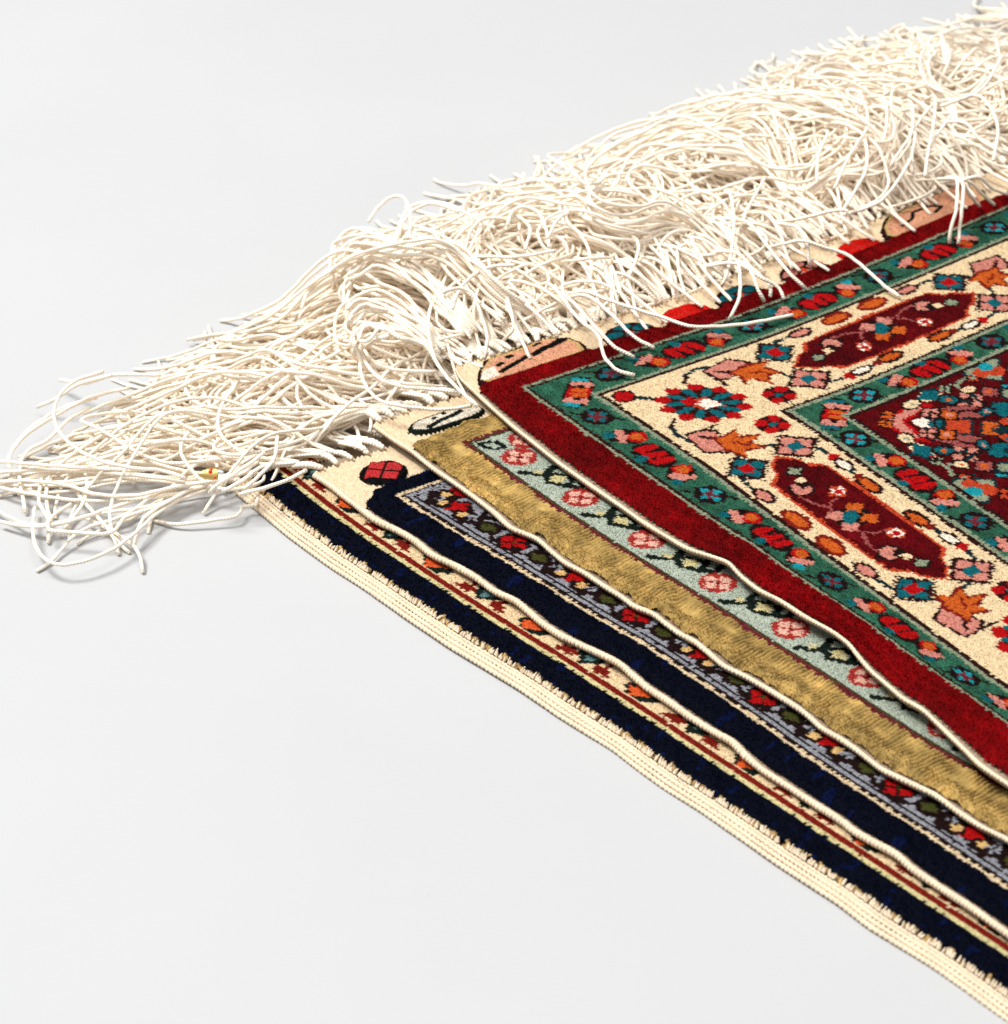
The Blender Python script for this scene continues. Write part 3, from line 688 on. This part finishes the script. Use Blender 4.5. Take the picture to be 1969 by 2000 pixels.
def build_selvedge(k, root, org):
    vv = np.arange(ENDK[k]+(1.5 if k != 4 else 0.5), 400, 0.7)
    if k > 1:
        rad = {4: 0.75, 3: 0.92, 2: 1.22}[k]
        u, v, z = warp(4, np.full_like(vv, -16.3), vv) if k == 4 else warp(k, np.zeros_like(vv)+0.1, vv)
        P = np.stack([u, v, z-2.9+rad*0.55], -1)
        co, q, caps, st = cord_mesh(P, rad, {4: 1.5, 3: 1.5, 2: 1.5}[k], 0.5, 0.22, 9, 0.34, k)
        mesh_obj('selvedge_cord', world(co[:, 0], co[:, 1], co[:, 2]), (q, caps), mat_cord, root, True, st=st, origin=org)
    else:
        for i, (w0, r0, zz) in enumerate(((0.8, 0.95, 1.05), (2.3, 0.9, 1.8), (3.7, 0.85, 2.4), (5.0, 0.75, 2.85))):
            u, v, z = warp(1, np.zeros_like(vv)+w0, vv)
            z = z-5.5+zz
            P = np.stack([u, v, z], -1)
            co, q, caps, st = cord_mesh(P, r0, 1.9, 1.0*(-1)**i, 0.25, 8, 0.42, 11+i)
            mesh_obj('selvedge_cord', world(co[:, 0], co[:, 1], co[:, 2]), (q, caps), mat_cord, root, True, st=st, origin=org)
        # stubs of the overcast yarn biting into the navy pile
        r_ = np.random.default_rng(88); n = 620
        b = -10+410*r_.random(n); b = np.sort(b); u, v, z = warp(1, 5.3+0*b, b)
        ln = 0.35+1.3*r_.random(n)**2; cos_, fs = [], []
        base = np.stack([u, v, z-1.6], -1); tip = np.stack([u+ln, v+r_.normal(0, 0.5, n), z-0.5+0.9*r_.random(n)], -1)
        for i in range(n):
            P = np.linspace(base[i], tip[i], 3); co, q, caps = tube(P, np.array([0.55, 0.5, 0.22]), 5)
            fs.append(q+len(cos_)*15); cos_.append(co)
        co = np.concatenate(cos_); st = np.tile([0, 1, 0, 0.7], (len(co), 1))
        o = mesh_obj('overcast_stitches', world(co[:, 0], co[:, 1], co[:, 2]), np.concatenate(fs), mat_cord, root, True, st=st, origin=org); o['kind'] = 'stuff'

# ------------------------------------------------------------------ the four rugs
LABELS = {
 4: 'topmost rug, red edged with green and ivory flower borders and thick cream fringe',
 3: 'ribbed gold edged rug with pale mint border, second from the top',
 2: 'navy edged rug with grey flower border between a gold rug and the bottom rug',
 1: 'bottom rug with broad cream overcast selvedge and narrow red line beside navy pile'}
ROOT, ORG = {}, {}
for k in (1, 2, 3, 4):
    p = world(edge(k, ENDK[k])+2, ENDK[k]+2, 0.0 if k == 1 else ZT[k]-4.0); ORG[k] = p
    ROOT[k] = empty('fringed_rug', tuple(p), LABELS[k], 'rug')
    build_backing(k, ROOT[k], p); build_pile(k, ROOT[k], p); build_kilim(k, ROOT[k], p); build_selvedge(k, ROOT[k], p)

# ------------------------------------------------------------------ fringes: strands laid one after another on a height field
HC = 1.2; HU0, HV0, HNU, HNV = -300.0, -290.0, 690, 355
HF = np.full((HNU, HNV), 0.0)
def hidx(u, v):
    return np.clip(((u-HU0)/HC).astype(int), 0, HNU-1), np.clip(((v-HV0)/HC).astype(int), 0, HNV-1)
HUg, HVg = np.meshgrid(HU0+np.arange(HNU)*HC, HV0+np.arange(HNV)*HC, indexing='ij')
def stamp(k):
    es = end_shift(HUg) if k == 4 else 0
    m = (HUg > edge(k, HVg)) & (HVg > ENDK[k]+es)
    HF[m] = np.maximum(HF[m], ZT[k]-np.where(HVg[m] < ENDK[k]+(es[m] if k == 4 else 0)+14, 1.6, 0.2))
RS = 0.70                                           # strand radius, mm
def settle(uv, z0=None, arc=0.0, stiff=0.020, clampup=14.0, comp=1.7, r=RS, zmin=None):
    n = len(uv); i, j = hidx(uv[:, 0], uv[:, 1]); h = HF[i, j]+r
    L = np.concatenate([[0], np.cumsum(np.hypot(*np.diff(uv, axis=0).T))])
    if z0 is not None: h[0] = max(z0, 0)
    d2 = (L[:, None]-L[None])**2
    e = np.max(h[None]-stiff*d2, 1)
    z = np.maximum(h, np.minimum(e, h+clampup))
    z = z+arc*np.sin(math.pi*np.clip(L/L[-1], 0, 1))**1.3
    if z0 is not None:
        bl = np.clip(L/9.0, 0, 1); z = z0*(1-bl)+z*bl
    for _ in range(7): z[1:-1] = 0.25*z[:-2]+0.5*z[1:-1]+0.25*z[2:]
    z = np.maximum(z, r)
    mx = HF[i, j]; HF[i, j] = np.maximum(mx, np.minimum(z+0.5*r, mx+comp))
    um = 0.5*(uv[1:]+uv[:-1]); zm = 0.5*(z[1:]+z[:-1]); i, j = hidx(um[:, 0], um[:, 1])
    mx = HF[i, j]; HF[i, j] = np.maximum(mx, np.minimum(zm+0.5*r, mx+comp))
    return np.concatenate([uv, z[:, None]], 1)

STR = {1: [], 2: [], 3: [], 4: []}                  # per rug: (tassel index, path in (u,v,z) mm, radius)
KNOT = {1: [], 2: [], 3: [], 4: []}
def base_line(k, s):
    """point on the end of rug k at distance s from its corner; where upper rugs lie over it the strands come out from under them"""
    u = edge(k, ENDK[k])+1.0+s
    v = ENDK[k]+(end_shift(u) if k == 4 else 0.0); hid = False
    for j in range(k+1, 5):
        if u > edge(j, ENDK[j])-1.5:
            vj = ENDK[j]+(end_shift(u) if j == 4 else 0)
            if vj < v: v = vj-1.0; hid = True
    return u, v, hid
def head_path(u, v, phi0, L, kap, wob, seed, drift=None):
    r = np.random.default_rng(seed); n = int(L/2.6)+2; l = np.linspace(0, L, n)
    a1, a2 = r.normal(0, wob, 2); f1, f2 = r.uniform(0.04, 0.085), r.uniform(0.09, 0.16); p1, p2 = r.uniform(0, 6.28, 2)
    phi = phi0+kap*np.maximum(l-r.uniform(10, 70), 0)+(a1*(np.sin(f1*l+p1)-math.sin(p1))+0.45*a2*(np.sin(f2*l+p2)-math.sin(p2)))*np.clip(l/15, 0, 1)
    if drift is not None: phi = phi+drift(l)
    du = -np.sin(phi); dv = -np.cos(phi)             # phi = 0: straight out (-V); positive turns towards -U
    ds = L/(n-1)
    uu = u+np.concatenate([[0], np.cumsum(0.5*(du[1:]+du[:-1]))*ds]); vv = v+np.concatenate([[0], np.cumsum(0.5*(dv[1:]+dv[:-1]))*ds])
    return np.stack([uu, vv], -1)
SIL = np.array([(-210, -60), (-150, -93), (-100, -117), (-55, -136), (-18, -142), (14, -152), (50, -182), (114, -192), (186, -194), (254, -214), (320, -234), (400, -232)], float)
clump = {k: noise2(60+k, 22.0) for k in (1, 2, 3, 4)}
seed = 1000
def add_fringe(k):
    global seed
    S = {1: 470.0, 2: 460.0, 3: 450.0, 4: 405.0}[k]; sp = {1: 7.4, 2: 6.8, 3: 6.0, 4: 4.6}[k]; per = {1: 9, 2: 9, 3: 10, 4: 12}[k]
    r = np.random.default_rng(900+k); items = []
    nk = int(S/sp)
    for t in range(nk):
        s = (t+0.35)*sp+r.normal(0, 0.4); u, v, hid = base_line(k, s)
        zk = ZT[k]-1.0 if not hid else max(3.0, ZT[k]-3)
        klen = 4.0+7.5*r.random() if not hid else 3.0
        fan = {1: 1.45, 2: 1.05, 3: 0.75, 4: 0.35}[k]*math.exp(-s/{1: 34.0, 2: 30.0, 3: 26.0, 4: 22.0}[k])
        ph = fan*0.6+r.normal(0, 0.28)
        KNOT[k].append((u, v, zk, ph, klen, hid, 0.70+0.35*r.random()))
        nstr = per if not hid else per-2
        if k <= 2 and s < 40: nstr = 5
        for i in range(nstr): items.append((t, s, u, v, zk, ph, klen, hid, fan, i))
    tper = r.permutation(nk); rank = np.empty(nk, int); rank[tper] = np.arange(nk)
    order = sorted(range(len(items)), key=lambda o: (rank[items[o][0]], items[o][9]))
    lock = {}
    for t in range(nk):                              # each tassel hangs together as a lock
        x = r.random(); kap = 0.010*clump[k](t*sp*1.3+40, 90)
        if x < 0.36: kap = r.choice([-1, 1])*r.uniform(0.016, 0.042)
        elif x < 0.52: kap = r.choice([-1, 1])*r.uniform(0.042, 0.075)
        lock[t] = (0.38*clump[k](t*sp, 3.0*k)+r.normal(0, 0.16), kap, int(r.integers(1e6)), r.uniform(0.74, 1.0), r.uniform(0, 16)*(r.random() < 0.6))
    for o in order:
        t, s, u, v, zk, ph, klen, hid, fan, i = items[o]; seed += 1
        ub = u-math.sin(ph)*klen*0.8+r.normal(0, 0.7); vb = v-math.cos(ph)*klen*0.8+r.normal(0, 0.5)
        cl = clump[k](s*1.0, 3.0*k); L = {1: 150.0, 2: 160.0, 3: 186.0, 4: 194.0}[k]*(0.76+0.30*r.random())-klen
        if hid: L -= 14
        if k >= 3: L *= 1+0.20*min(1.0, max(0.0, (u-60)/140))
        lp, lk, lseed, lL, larc = lock[t]; stray = r.random() < 0.24
        L = L*lL/0.87*(0.97 if not stray else 0.9)
        if not stray: phi0 = fan+lp+r.normal(0, 0.085); kap = lk*(1+0.14*r.normal())+r.normal(0, 0.0022); wob = 0.5; arc = max(0.0, larc+r.normal(0, 2.0)); hs = lseed
        else:
            phi0 = fan+lp+r.normal(0, 0.3); kap = r.choice([-1, 1])*r.uniform(0.015, 0.065); wob = 0.6; arc = r.uniform(0, 14); hs = seed
        if k == 4 and s < 48 and r.random() < 0.30:   # the combed roll beside the corner: out, round and back
            phi0 = 0.25+r.normal(0, 0.12); kap = 0.0; L = 100
            turn = r.uniform(30, 42); R_ = r.uniform(9, 13)
            uv = head_path(ub, vb, phi0, L, 0.0, 0.10, seed, drift=lambda l: np.clip((l-turn)/(R_*math.pi), 0, 1)*2.75)
            P = settle(uv, zk, arc=r.uniform(2, 7), r=RS)
        else:
            uv = head_path(ub, vb, phi0, L, kap, wob, hs)
            if uv[:, 1].max() > v+5: uv = head_path(ub, vb, phi0*0.8, L, kap*0.25, 0.25, seed)
            lim = np.interp(uv[:, 0], SIL[:, 0], SIL[:, 1])+r.normal(0, 7)
            over = np.nonzero((uv[:, 1] < lim) | (uv[:, 0] < -205) | ((uv[:, 1] > ENDK[k]+(end_shift(u) if k == 4 else 0)+3) & (k < 4)))[0]
            if len(over) and over[0] > 8: uv = uv[:over[0]]
            elif k < 4 and uv[:, 1].max() > ENDK[k]+6: continue
            P = settle(uv, zk+r.uniform(-0.4, 1.2), arc=arc*(1.0 if u < 40 else 1.7), r=RS)
        STR[k].append((t, P, RS*(0.9+0.2*r.random())))
for k in (1, 2, 3, 4):
    stamp(k); add_fringe(k)

# strands that fold back over the top rug, and single ones read off the photograph
def from_px(pts, z0, z1, k, pre=True, bump=0.0, tassel=None, rad=RS*1.05):
    pts = np.array(pts, float); n = len(pts)
    f = np.linspace(0, 1, n); zs = z0+(z1-z0)*f+bump*np.sin(math.pi*f)
    u, v = unproj(pts[:, 0], pts[:, 1], zs)
    P = np.stack([u, v, zs], -1)
    if pre:
        d = P[0]-P[1]; d /= np.linalg.norm(d)+1e-9
        P = np.vstack([P[0]+d*10+np.array([0, -6, -9.0]), P])
    P = catmull(P, 10); P = resample(P, 2.4)
    i, j = hidx(P[:, 0], P[:, 1])
    P[:, 2] = np.where(np.arange(len(P)) > 4, np.maximum(P[:, 2], rad), P[:, 2])
    if tassel is None:
        kk = np.array([(q[0], q[1]) for q in KNOT[k]]); tassel = int(np.argmin(np.hypot(kk[:, 0]-P[0, 0], kk[:, 1]-P[0, 1])))
    STR[k].append((tassel, P, rad))
q1 = lambda *l: [(900+x*.3151, 550+y*.3151) for x, y in l]
q2 = lambda *l: [(1400+x*.2988, 350+y*.2989) for x, y in l]
q5 = lambda *l: [(x*.3151, 600+y*.3152) for x, y in l]
q6 = lambda *l: [(550+x*.3151, 300+y*.3152) for x, y in l]
q8 = lambda *l: [(1450+x*.2726, y*.2726) for x, y in l]
T4 = ZT[4]+1.0
for pts, z0 in ((q1((560,20),(720,220),(850,330),(875,420),(905,490),(980,555),(1078,580)), 34), (q1((640,80),(860,310),(960,410),(1078,468)), 33),
    (q1((790,90),(960,230),(1070,340),(1200,412)), 33), (q1((760,60),(900,110),(1100,175),(1280,230),(1430,278),(1700,270),(1904,238),(2060,205)), 32),
    (q2((560,400),(680,440),(780,465),(880,510),(1000,610),(1100,700),(1200,770)), 34),
    (q2((90,100),(112,300),(92,500),(60,640),(25,705)), 40), (q2((310,0),(200,200),(130,380),(115,545)), 40), (q2((140,540),(152,750),(110,860),(82,918)), 34),
    (q2((200,560),(270,720),(312,800)), 34), (q2((130,550),(300,650),(400,700),(442,785)), 34), (q2((200,280),(380,500),(500,640),(585,715)), 37),
    (q2((330,230),(420,370),(450,470),(492,585)), 37), (q2((520,310),(590,420),(600,500),(612,570)), 36),
    (q2((1570,0),(1565,200),(1530,320),(1520,418)), 42), (q2((1610,30),(1603,200),(1590,300),(1580,420)), 42), (q2((1580,0),(1660,110),(1720,178)), 42), (q2((1620,0),(1740,100),(1815,168)), 42),
    (q2((1700,-20),(1800,60),(1904,100)), 44), (q2((130,480),(230,580),(345,690),(350,770)), 34),
    (q8((890,930),(760,1130),(660,1350)), 52), (q8((880,1010),(890,1200),(800,1380),(720,1510)), 50), (q8((610,960),(545,1120),(535,1310)), 50),
    (q8((1220,790),(1210,960),(1130,1080),(1060,1190)), 54), (q8((1380,700),(1370,900),(1330,1100),(1310,1260)), 56), (q8((1480,850),(1340,1060),(1320,1270)), 52),
    (q8((1240,960),(1215,1120),(1225,1250)), 50), (q8((1600,880),(1700,1000),(1850,1090),(1904,1110)), 56), (q8((1720,700),(1830,900),(1800,1150)), 60),
    (q8((1200,1150),(1090,1330),(960,1460),(720,1540)), 46), (q8((720,1500),(400,1570),(200,1590)), 44), (q8((1850,420),(1700,650),(1420,760)), 66),
    (q8((1750,560),(1600,700),(1380,740),(1200,960)), 62)):
    on = pts[-1][1] > 0 and z0 < 45
    from_px(pts, z0, T4+RS if on else z0-12, 4)
rb = np.random.default_rng(55)
for i in range(85):                                  # strands that flop back over the knots and the flat weave
    t = int(rb.integers(7, len(KNOT[4]))); u, v, z, ph = KNOT[4][t][:4]; s_ = rb.choice([-1, 1]); o = rb.uniform(16, 40); w_ = s_*rb.uniform(4, 26)
    i1, j1 = hidx(np.array([u+w_*0.5]), np.array([v-o])); zt = max(30.0, HF[i1, j1][0]+rb.uniform(1, 5))
    back = rb.choice([rb.uniform(-6, 10), rb.uniform(8, 26)], p=[0.75, 0.25])
    P = [(u, v, z), (u+w_*0.1, v-o*0.6, z+9), (u+w_*0.35, v-o, zt), (u+w_*0.75, v-o*0.55, zt+2), (u+w_*1.05, v-2, z+7), (u+w_*1.3, v+back, T4+RS+(0.0 if back < 20 else 0.2)-(1.2 if back < 18 else 0))]
    P = resample(catmull(np.array(P), 10), 2.4); STR[4].append((t, P, RS))
# loops and curls at the corner of the top rug
for pts, z0, z1 in ((q6((1700,600),(1450,640),(1200,640),(1060,700),(990,830),(925,950),(910,1090),(945,1260),(1030,1390),(1130,1490),(1215,1565)), 42, 24),
    (q6((1180,1560),(1000,1585),(800,1570),(630,1540),(535,1460),(488,1340),(497,1220),(560,1160),(680,1120),(840,1150)), 23, 26),
    (q6((1100,1480),(930,1460),(750,1445),(610,1395),(525,1300),(470,1200),(440,1120),(470,1050)), 22, 28), (q6((960,1350),(760,1345),(620,1320),(550,1270),(480,1190),(350,1180),(330,1060),(360,960),(420,900)), 22, 30),
    (q6((125,960),(160,860),(260,770),(420,690),(560,650),(700,690),(780,780)), 24, 40),
    (q6((300,740),(310,620),(380,510),(500,460),(620,500),(680,600)), 30, 42), (q6((330,700),(350,600),(430,500),(540,470),(640,540)), 30, 42), (q6((360,760),(380,640),(460,540),(560,520),(650,600),(700,700)), 30, 40),
    (q6((540,420),(600,330),(700,260),(770,290),(800,400),(790,520)), 34, 44), (q6((690,580),(740,420),(800,330),(920,300),(1050,320),(1200,400),(1320,460)), 40, 44),
    (q6((700,560),(760,410),(850,330),(960,310),(1100,360)), 40, 44), (q6((1400,440),(1430,360),(1500,330),(1590,360),(1640,470),(1660,580)), 46, 40), (q6((1390,470),(1440,380),(1540,460),(1510,590)), 44, 40),
    (q6((1000,860),(1100,830),(1180,860),(1230,930)), 44, 40), (q6((1060,960),(1100,850),(1180,760),(1300,700),(1450,690)), 38, 42), (q6((1650,520),(1720,400),(1830,350),(1904,360)), 46, 44)):
    from_px(pts, z0, z1, 4, pre=False)
def family(PA, PB, n, z0, z1, bump, k, jit=10):      # a combed lock between two traced strands
    PA, PB = np.array(PA, float), np.array(PB, float)
    for i in range(n):
        f = (i+0.5)/n; pts = PA*(1-f)+PB*f+rng.normal(0, jit, PA.shape)*0.9*np.linspace(0.6, 1, len(PA))[:, None]
        from_px(pts, z0, z1+rng.uniform(-2, 2), k, pre=False, bump=bump*(0.85+0.3*rng.random()))
family(q6((1020,1190),(900,1030),(760,880),(620,770),(500,735),(410,790),(378,880),(400,960),(480,990)), q6((960,1290),(860,1210),(740,1150),(620,1125),(530,1150),(485,1205),(475,1270),(520,1340),(640,1380)), 18, 24, 15, 15, 4)
family(q6((1250,1080),(1040,860),(850,690),(700,560),(560,480),(430,500),(340,580),(300,700),(305,800)), q6((1120,1130),(960,960),(840,850),(710,760),(600,720),(500,760),(440,850),(420,930),(460,1000)), 18, 26, 16, 20, 4)
family(q6((1500,1000),(1300,800),(1150,650),(1020,540),(900,470),(800,480),(740,560),(720,660),(760,740)), q6((1350,1050),(1180,860),(1060,760),(950,640),(850,560),(760,560),(690,620),(660,720),(640,800)), 9, 27, 22, 20, 4)
# the loose tail at the left, on the floor
for pts, z0, z1 in ((q5((1600,960),(1450,1050),(1100,1110),(850,1165),(600,1160),(400,1100),(150,1075),(-40,1088)), 10, 6), (q5((1150,1090),(1000,1060),(700,1030),(400,1010),(150,1012),(-60,1030)), 11, 6),
    (q5((1400,1060),(1200,1130),(950,1180),(700,1200),(400,1190),(100,1140),(-60,1105)), 7, 4), (q5((1300,1080),(1100,1180),(900,1240),(600,1280),(350,1340),(150,1340),(-50,1240)), 6, 3),
    (q5((1150,1060),(1000,1010),(850,1000),(650,960),(480,880),(360,760),(335,640),(380,530),(480,450),(640,400)), 14, 22), (q5((1300,1090),(1000,1260),(850,1390),(700,1500),(500,1580),(330,1590),(230,1500),(205,1380),(215,1240)), 6, 4),
    (q5((420,1080),(560,1250),(650,1350),(710,1440),(735,1530)), 6, 1), (q5((520,1300),(690,1385),(820,1470),(870,1550),(885,1645)), 4, 1),
    (q5((1600,1180),(1575,1240),(1500,1225),(1480,1290),(1300,1322),(1100,1345),(960,1325)), 3, 1), (q5((1250,1090),(950,1260),(870,1340),(840,1440),(825,1500)), 8, 1),
    (q5((1290,1130),(1000,1230),(780,1300),(680,1400),(400,1390),(300,1380),(320,1300),(440,1220)), 6, 6), (q5((900,1010),(600,1000),(300,980),(60,960),(-50,950)), 12, 8),
    (q5((1220,1090),(1000,1150),(700,1240),(420,1330),(200,1360),(0,1330)), 7, 3), (q5((600,560),(400,620),(200,740),(90,860),(40,960)), 12, 5), (q5((800,500),(560,560),(330,680),(150,800),(60,930),(70,1050)), 14, 5),
    (q5((700,420),(480,480),(360,560),(230,620)), 16, 4), (q5((1000,420),(700,420),(540,470),(370,450)), 18, 6), (q5((560,620),(420,700),(300,820),(160,900),(120,1040),(150,1220),(160,1280)), 10, 1),
    (q5((700,760),(560,840),(400,950),(300,1060),(290,1220),(320,1330)), 10, 1.5), (q5((520,980),(540,1120),(500,1240),(430,1330),(380,1420)), 8, 1.2), (q5((260,1060),(240,1200),(300,1320),(300,1460)), 6, 1)):
    from_px(pts, z0, z1, 1, pre=False, bump=2.0)
for pts, z0 in ((q5((1640,900),(1560,960),(1440,1040),(1320,1120),(1300,1150)), 20), (q5((1700,960),(1600,1000),(1480,1090),(1375,1140)), 18), (q5((1900,1010),(1760,1080),(1600,1130),(1480,1160)), 17),
    (q5((1720,800),(1700,940),(1600,1050),(1510,1130)), 22)):
    from_px(pts, z0, 12, 2, pre=False)

def strand_mesh(P, rad, sd, sides=6, ds=2.9):
    r = np.random.default_rng(sd)
    P = resample(P, ds); n = len(P); L = np.concatenate([[0], np.cumsum(np.linalg.norm(np.diff(P, axis=0), axis=1))])
    # the slight kink of a plied yarn
    P = P+np.stack([np.sin(L*0.9+sd), np.cos(L*0.75+sd*2), np.sin(L*0.6+sd*3)], -1)*0.10*np.clip(L/6, 0, 1)[:, None]
    R = np.full(n, rad); e = L[-1]-L
    R = R*(1+0.42*np.exp(-(e/2.2)**2)+0.04*np.sin(L*1.7+sd)); R[-1] *= 0.72
    th = np.arange(sides)*2*math.pi/sides
    co, q, caps = tube(P, R, sides)
    st = np.stack([np.repeat(L, sides), np.tile(np.cos(th), n), np.tile(np.sin(th), n), np.full(n*sides, r.random())], -1)
    return world(co[:, 0], co[:, 1], co[:, 2]), q, caps, st
sd = 0
for k in (1, 2, 3, 4):
    root, org = ROOT[k], ORG[k]; kobs = []
    for t, (u, v, z, ph, kl, hid, sc_) in enumerate(KNOT[k]):
        l = np.linspace(-1.2, kl, 24); d = np.array([-math.sin(ph), -math.cos(ph)])
        P = np.stack([u+d[0]*l, v+d[1]*l, z+0.9*np.sin(math.pi*np.clip(l/kl, 0, 1))-0.25*np.clip(l, 0, 9)*(0.4 if not hid else 0)], -1)
        f = np.clip((l+1.2)/(kl+1.2), 0, 1)
        R0 = sc_*1.65*np.clip(np.sin(math.pi*(0.10+0.78*f))**0.45, 0.3, 1)
        sides = 8; th = np.arange(sides)*2*math.pi/sides
        R = R0[:, None]*(1.05-0.36*np.exp(-((((l[:, None]/1.55+th[None]/math.pi+t*0.37) % 1.0)-0.5)/0.2)**2))
        co, q, caps = tube(P, R, sides)
        st = np.stack([np.repeat(l, sides), np.tile(np.cos(th), 24), np.tile(np.sin(th), 24), np.full(24*sides, 0.4)], -1)
        kobs.append(mesh_obj('fringe_knot', world(co[:, 0], co[:, 1], co[:, 2]), (q, caps), mat_cotton, root, True, st=st, origin=org))
    # the strands that show largest are single objects, the rest one tangled mass
    sc_list = []
    for i, (t, P, rad) in enumerate(STR[k]):
        zt = P[:, 2].mean(); px, py = pix(P[:, 0], P[:, 1], P[:, 2]); inn = ((px > -20) & (px < 1990) & (py > -20) & (py < 2000)).mean()
        sc_list.append(inn*(10+zt*0.6-P[:, 1].mean()*0.01*0)+(100 if i >= len(STR[k])-1 else 0))
    nhero = {4: 300, 3: 220, 2: 220, 1: 260}[k]
    order = np.argsort(-np.array(sc_list)); single = set(order[:nhero].tolist())
    base_n = len(STR[k]); rest = []
    for i, (t, P, rad) in enumerate(STR[k]):
        sd += 1
        co, q, caps, st = strand_mesh(P, rad, sd, *((6, 2.8) if i in single else (5, 3.3)))
        if i in single: mesh_obj('fringe_strand', co, (q, caps), mat_cotton, kobs[t], True, st=st, origin=org)
        else: rest.append((co, q, caps, st))
    if rest:
        off = 0; qs, cs = [], []
        for co, q, caps, st in rest: qs.append(q+off); cs.append(caps+off); off += len(co)
        o = mesh_obj('fringe_tangle', np.concatenate([x[0] for x in rest]), (np.concatenate(qs), np.concatenate(cs)), mat_cotton, root, True,
                     st=np.concatenate([x[3] for x in rest]), origin=org); o['kind'] = 'stuff'

# ------------------------------------------------------------------ small gold foil tag with red dots caught in the fringe
mat_goldfoil, nt, bs = new_mat('gold_foil'); bs.inputs['Base Color'].default_value = (0.70, 0.48, 0.16, 1); bs.inputs['Metallic'].default_value = 0.95; bs.inputs['Roughness'].default_value = 0.32
mat_reddot, nt, bs = new_mat('red_enamel'); bs.inputs['Base Color'].default_value = (0.62, 0.01, 0.015, 1); bs.inputs['Roughness'].default_value = 0.3
mat_silver, nt, bs = new_mat('silver_crimp'); bs.inputs['Base Color'].default_value = (0.75, 0.75, 0.77, 1); bs.inputs['Metallic'].default_value = 0.8; bs.inputs['Roughness'].default_value = 0.35
tz = 21.5; tu, tv = unproj(412.0, 926.0, tz)
tp = world(tu, tv, tz)
tag = empty('seal_tag', tuple(tp), 'tiny gold foil tag with red dots and silver crimp caught in the fringe', 'tag')
def tagmesh(name, pts, faces, mat, parent, sm=False): 
    return mesh_obj(name, np.array(pts)*0.8e-3, faces, mat, parent, sm)
# facing the camera: x right, y tilted towards it
def tl(x, y, z): c, s = math.cos(0.75), math.sin(0.75); return (x, y*c-z*s, y*s+z*c)
N = 15; pts = []; fs = []
for j in range(5):
    for i in range(N):
        f = i/(N-1); x = -5.6+9.0*f; hgt = 0.6+2.5*math.sin(math.pi*min(1, f*0.62+0.02))**0.8
        y = (j/4-0.5)*2*hgt+0.35*f; z = 0.8*math.cos((j/4-0.5)*2.6)+0.10*math.sin(i*2.3+j*1.7)
        pts.append(tl(x, y, z))
n1 = len(pts)
pts += [(p[0], p[1]+0.25, p[2]-0.3) for p in pts]
for j in range(4):
    for i in range(N-1):
        a = j*N+i; fs.append((a, a+1, a+N+1, a+N)); fs.append((n1+a, n1+a+N, n1+a+N+1, n1+a+1))
rim = [i for i in range(N)]+[j*N+N-1 for j in range(1, 5)]+[4*N+i for i in range(N-2, -1, -1)]+[j*N for j in range(3, 0, -1)]
for a, b in zip(rim, rim[1:]+rim[:1]): fs.append((a, n1+a, n1+b, b))
foil = tagmesh('foil', pts, np.array(fs), mat_goldfoil, tag, False)
def dome(name, cx, cy, cz, rx, ry, h, mat, parent):
    p, f = [], []; S_ = 12
    for ri, rr in enumerate((1.0, 0.8, 0.4)):
        for s_ in range(S_):
            an = 2*math.pi*s_/S_; p.append(tl(cx+rx*rr*math.cos(an), cy+ry*rr*math.sin(an), cz+h*math.sqrt(1-rr*rr)))
    p.append(tl(cx, cy, cz+h))
    for ri in range(2):
        for s_ in range(S_): a, b = ri*S_+s_, ri*S_+(s_+1) % S_; f.append((a, b, b+S_, a+S_))
    tri = [(2*S_+s_, 2*S_+(s_+1) % S_, 3*S_) for s_ in range(S_)]
    return tagmesh(name, p, (np.array(f), np.array(tri)), mat, parent, True)
dome('red_dot', -0.2, 1.0, 0.75, 0.95, 1.15, 0.4, mat_reddot, foil); dome('red_dot', 0.3, 2.2, 0.45, 0.7, 0.5, 0.4, mat_reddot, foil); dome('red_dot', 1.8, -1.8, 0.55, 0.7, 0.6, 0.4, mat_reddot, foil)
P = np.array([tl(3.0+0.35*i, 1.3-0.12*i, 0.3) for i in range(9)]); R = np.array([0.5, 0.95, 1.05, 1.0, 0.9, 1.0, 1.05, 0.95, 0.5]); co, q, caps = tube(P, R, 10)
tagmesh('crimp', co, (q, caps), mat_silver, tag, True)
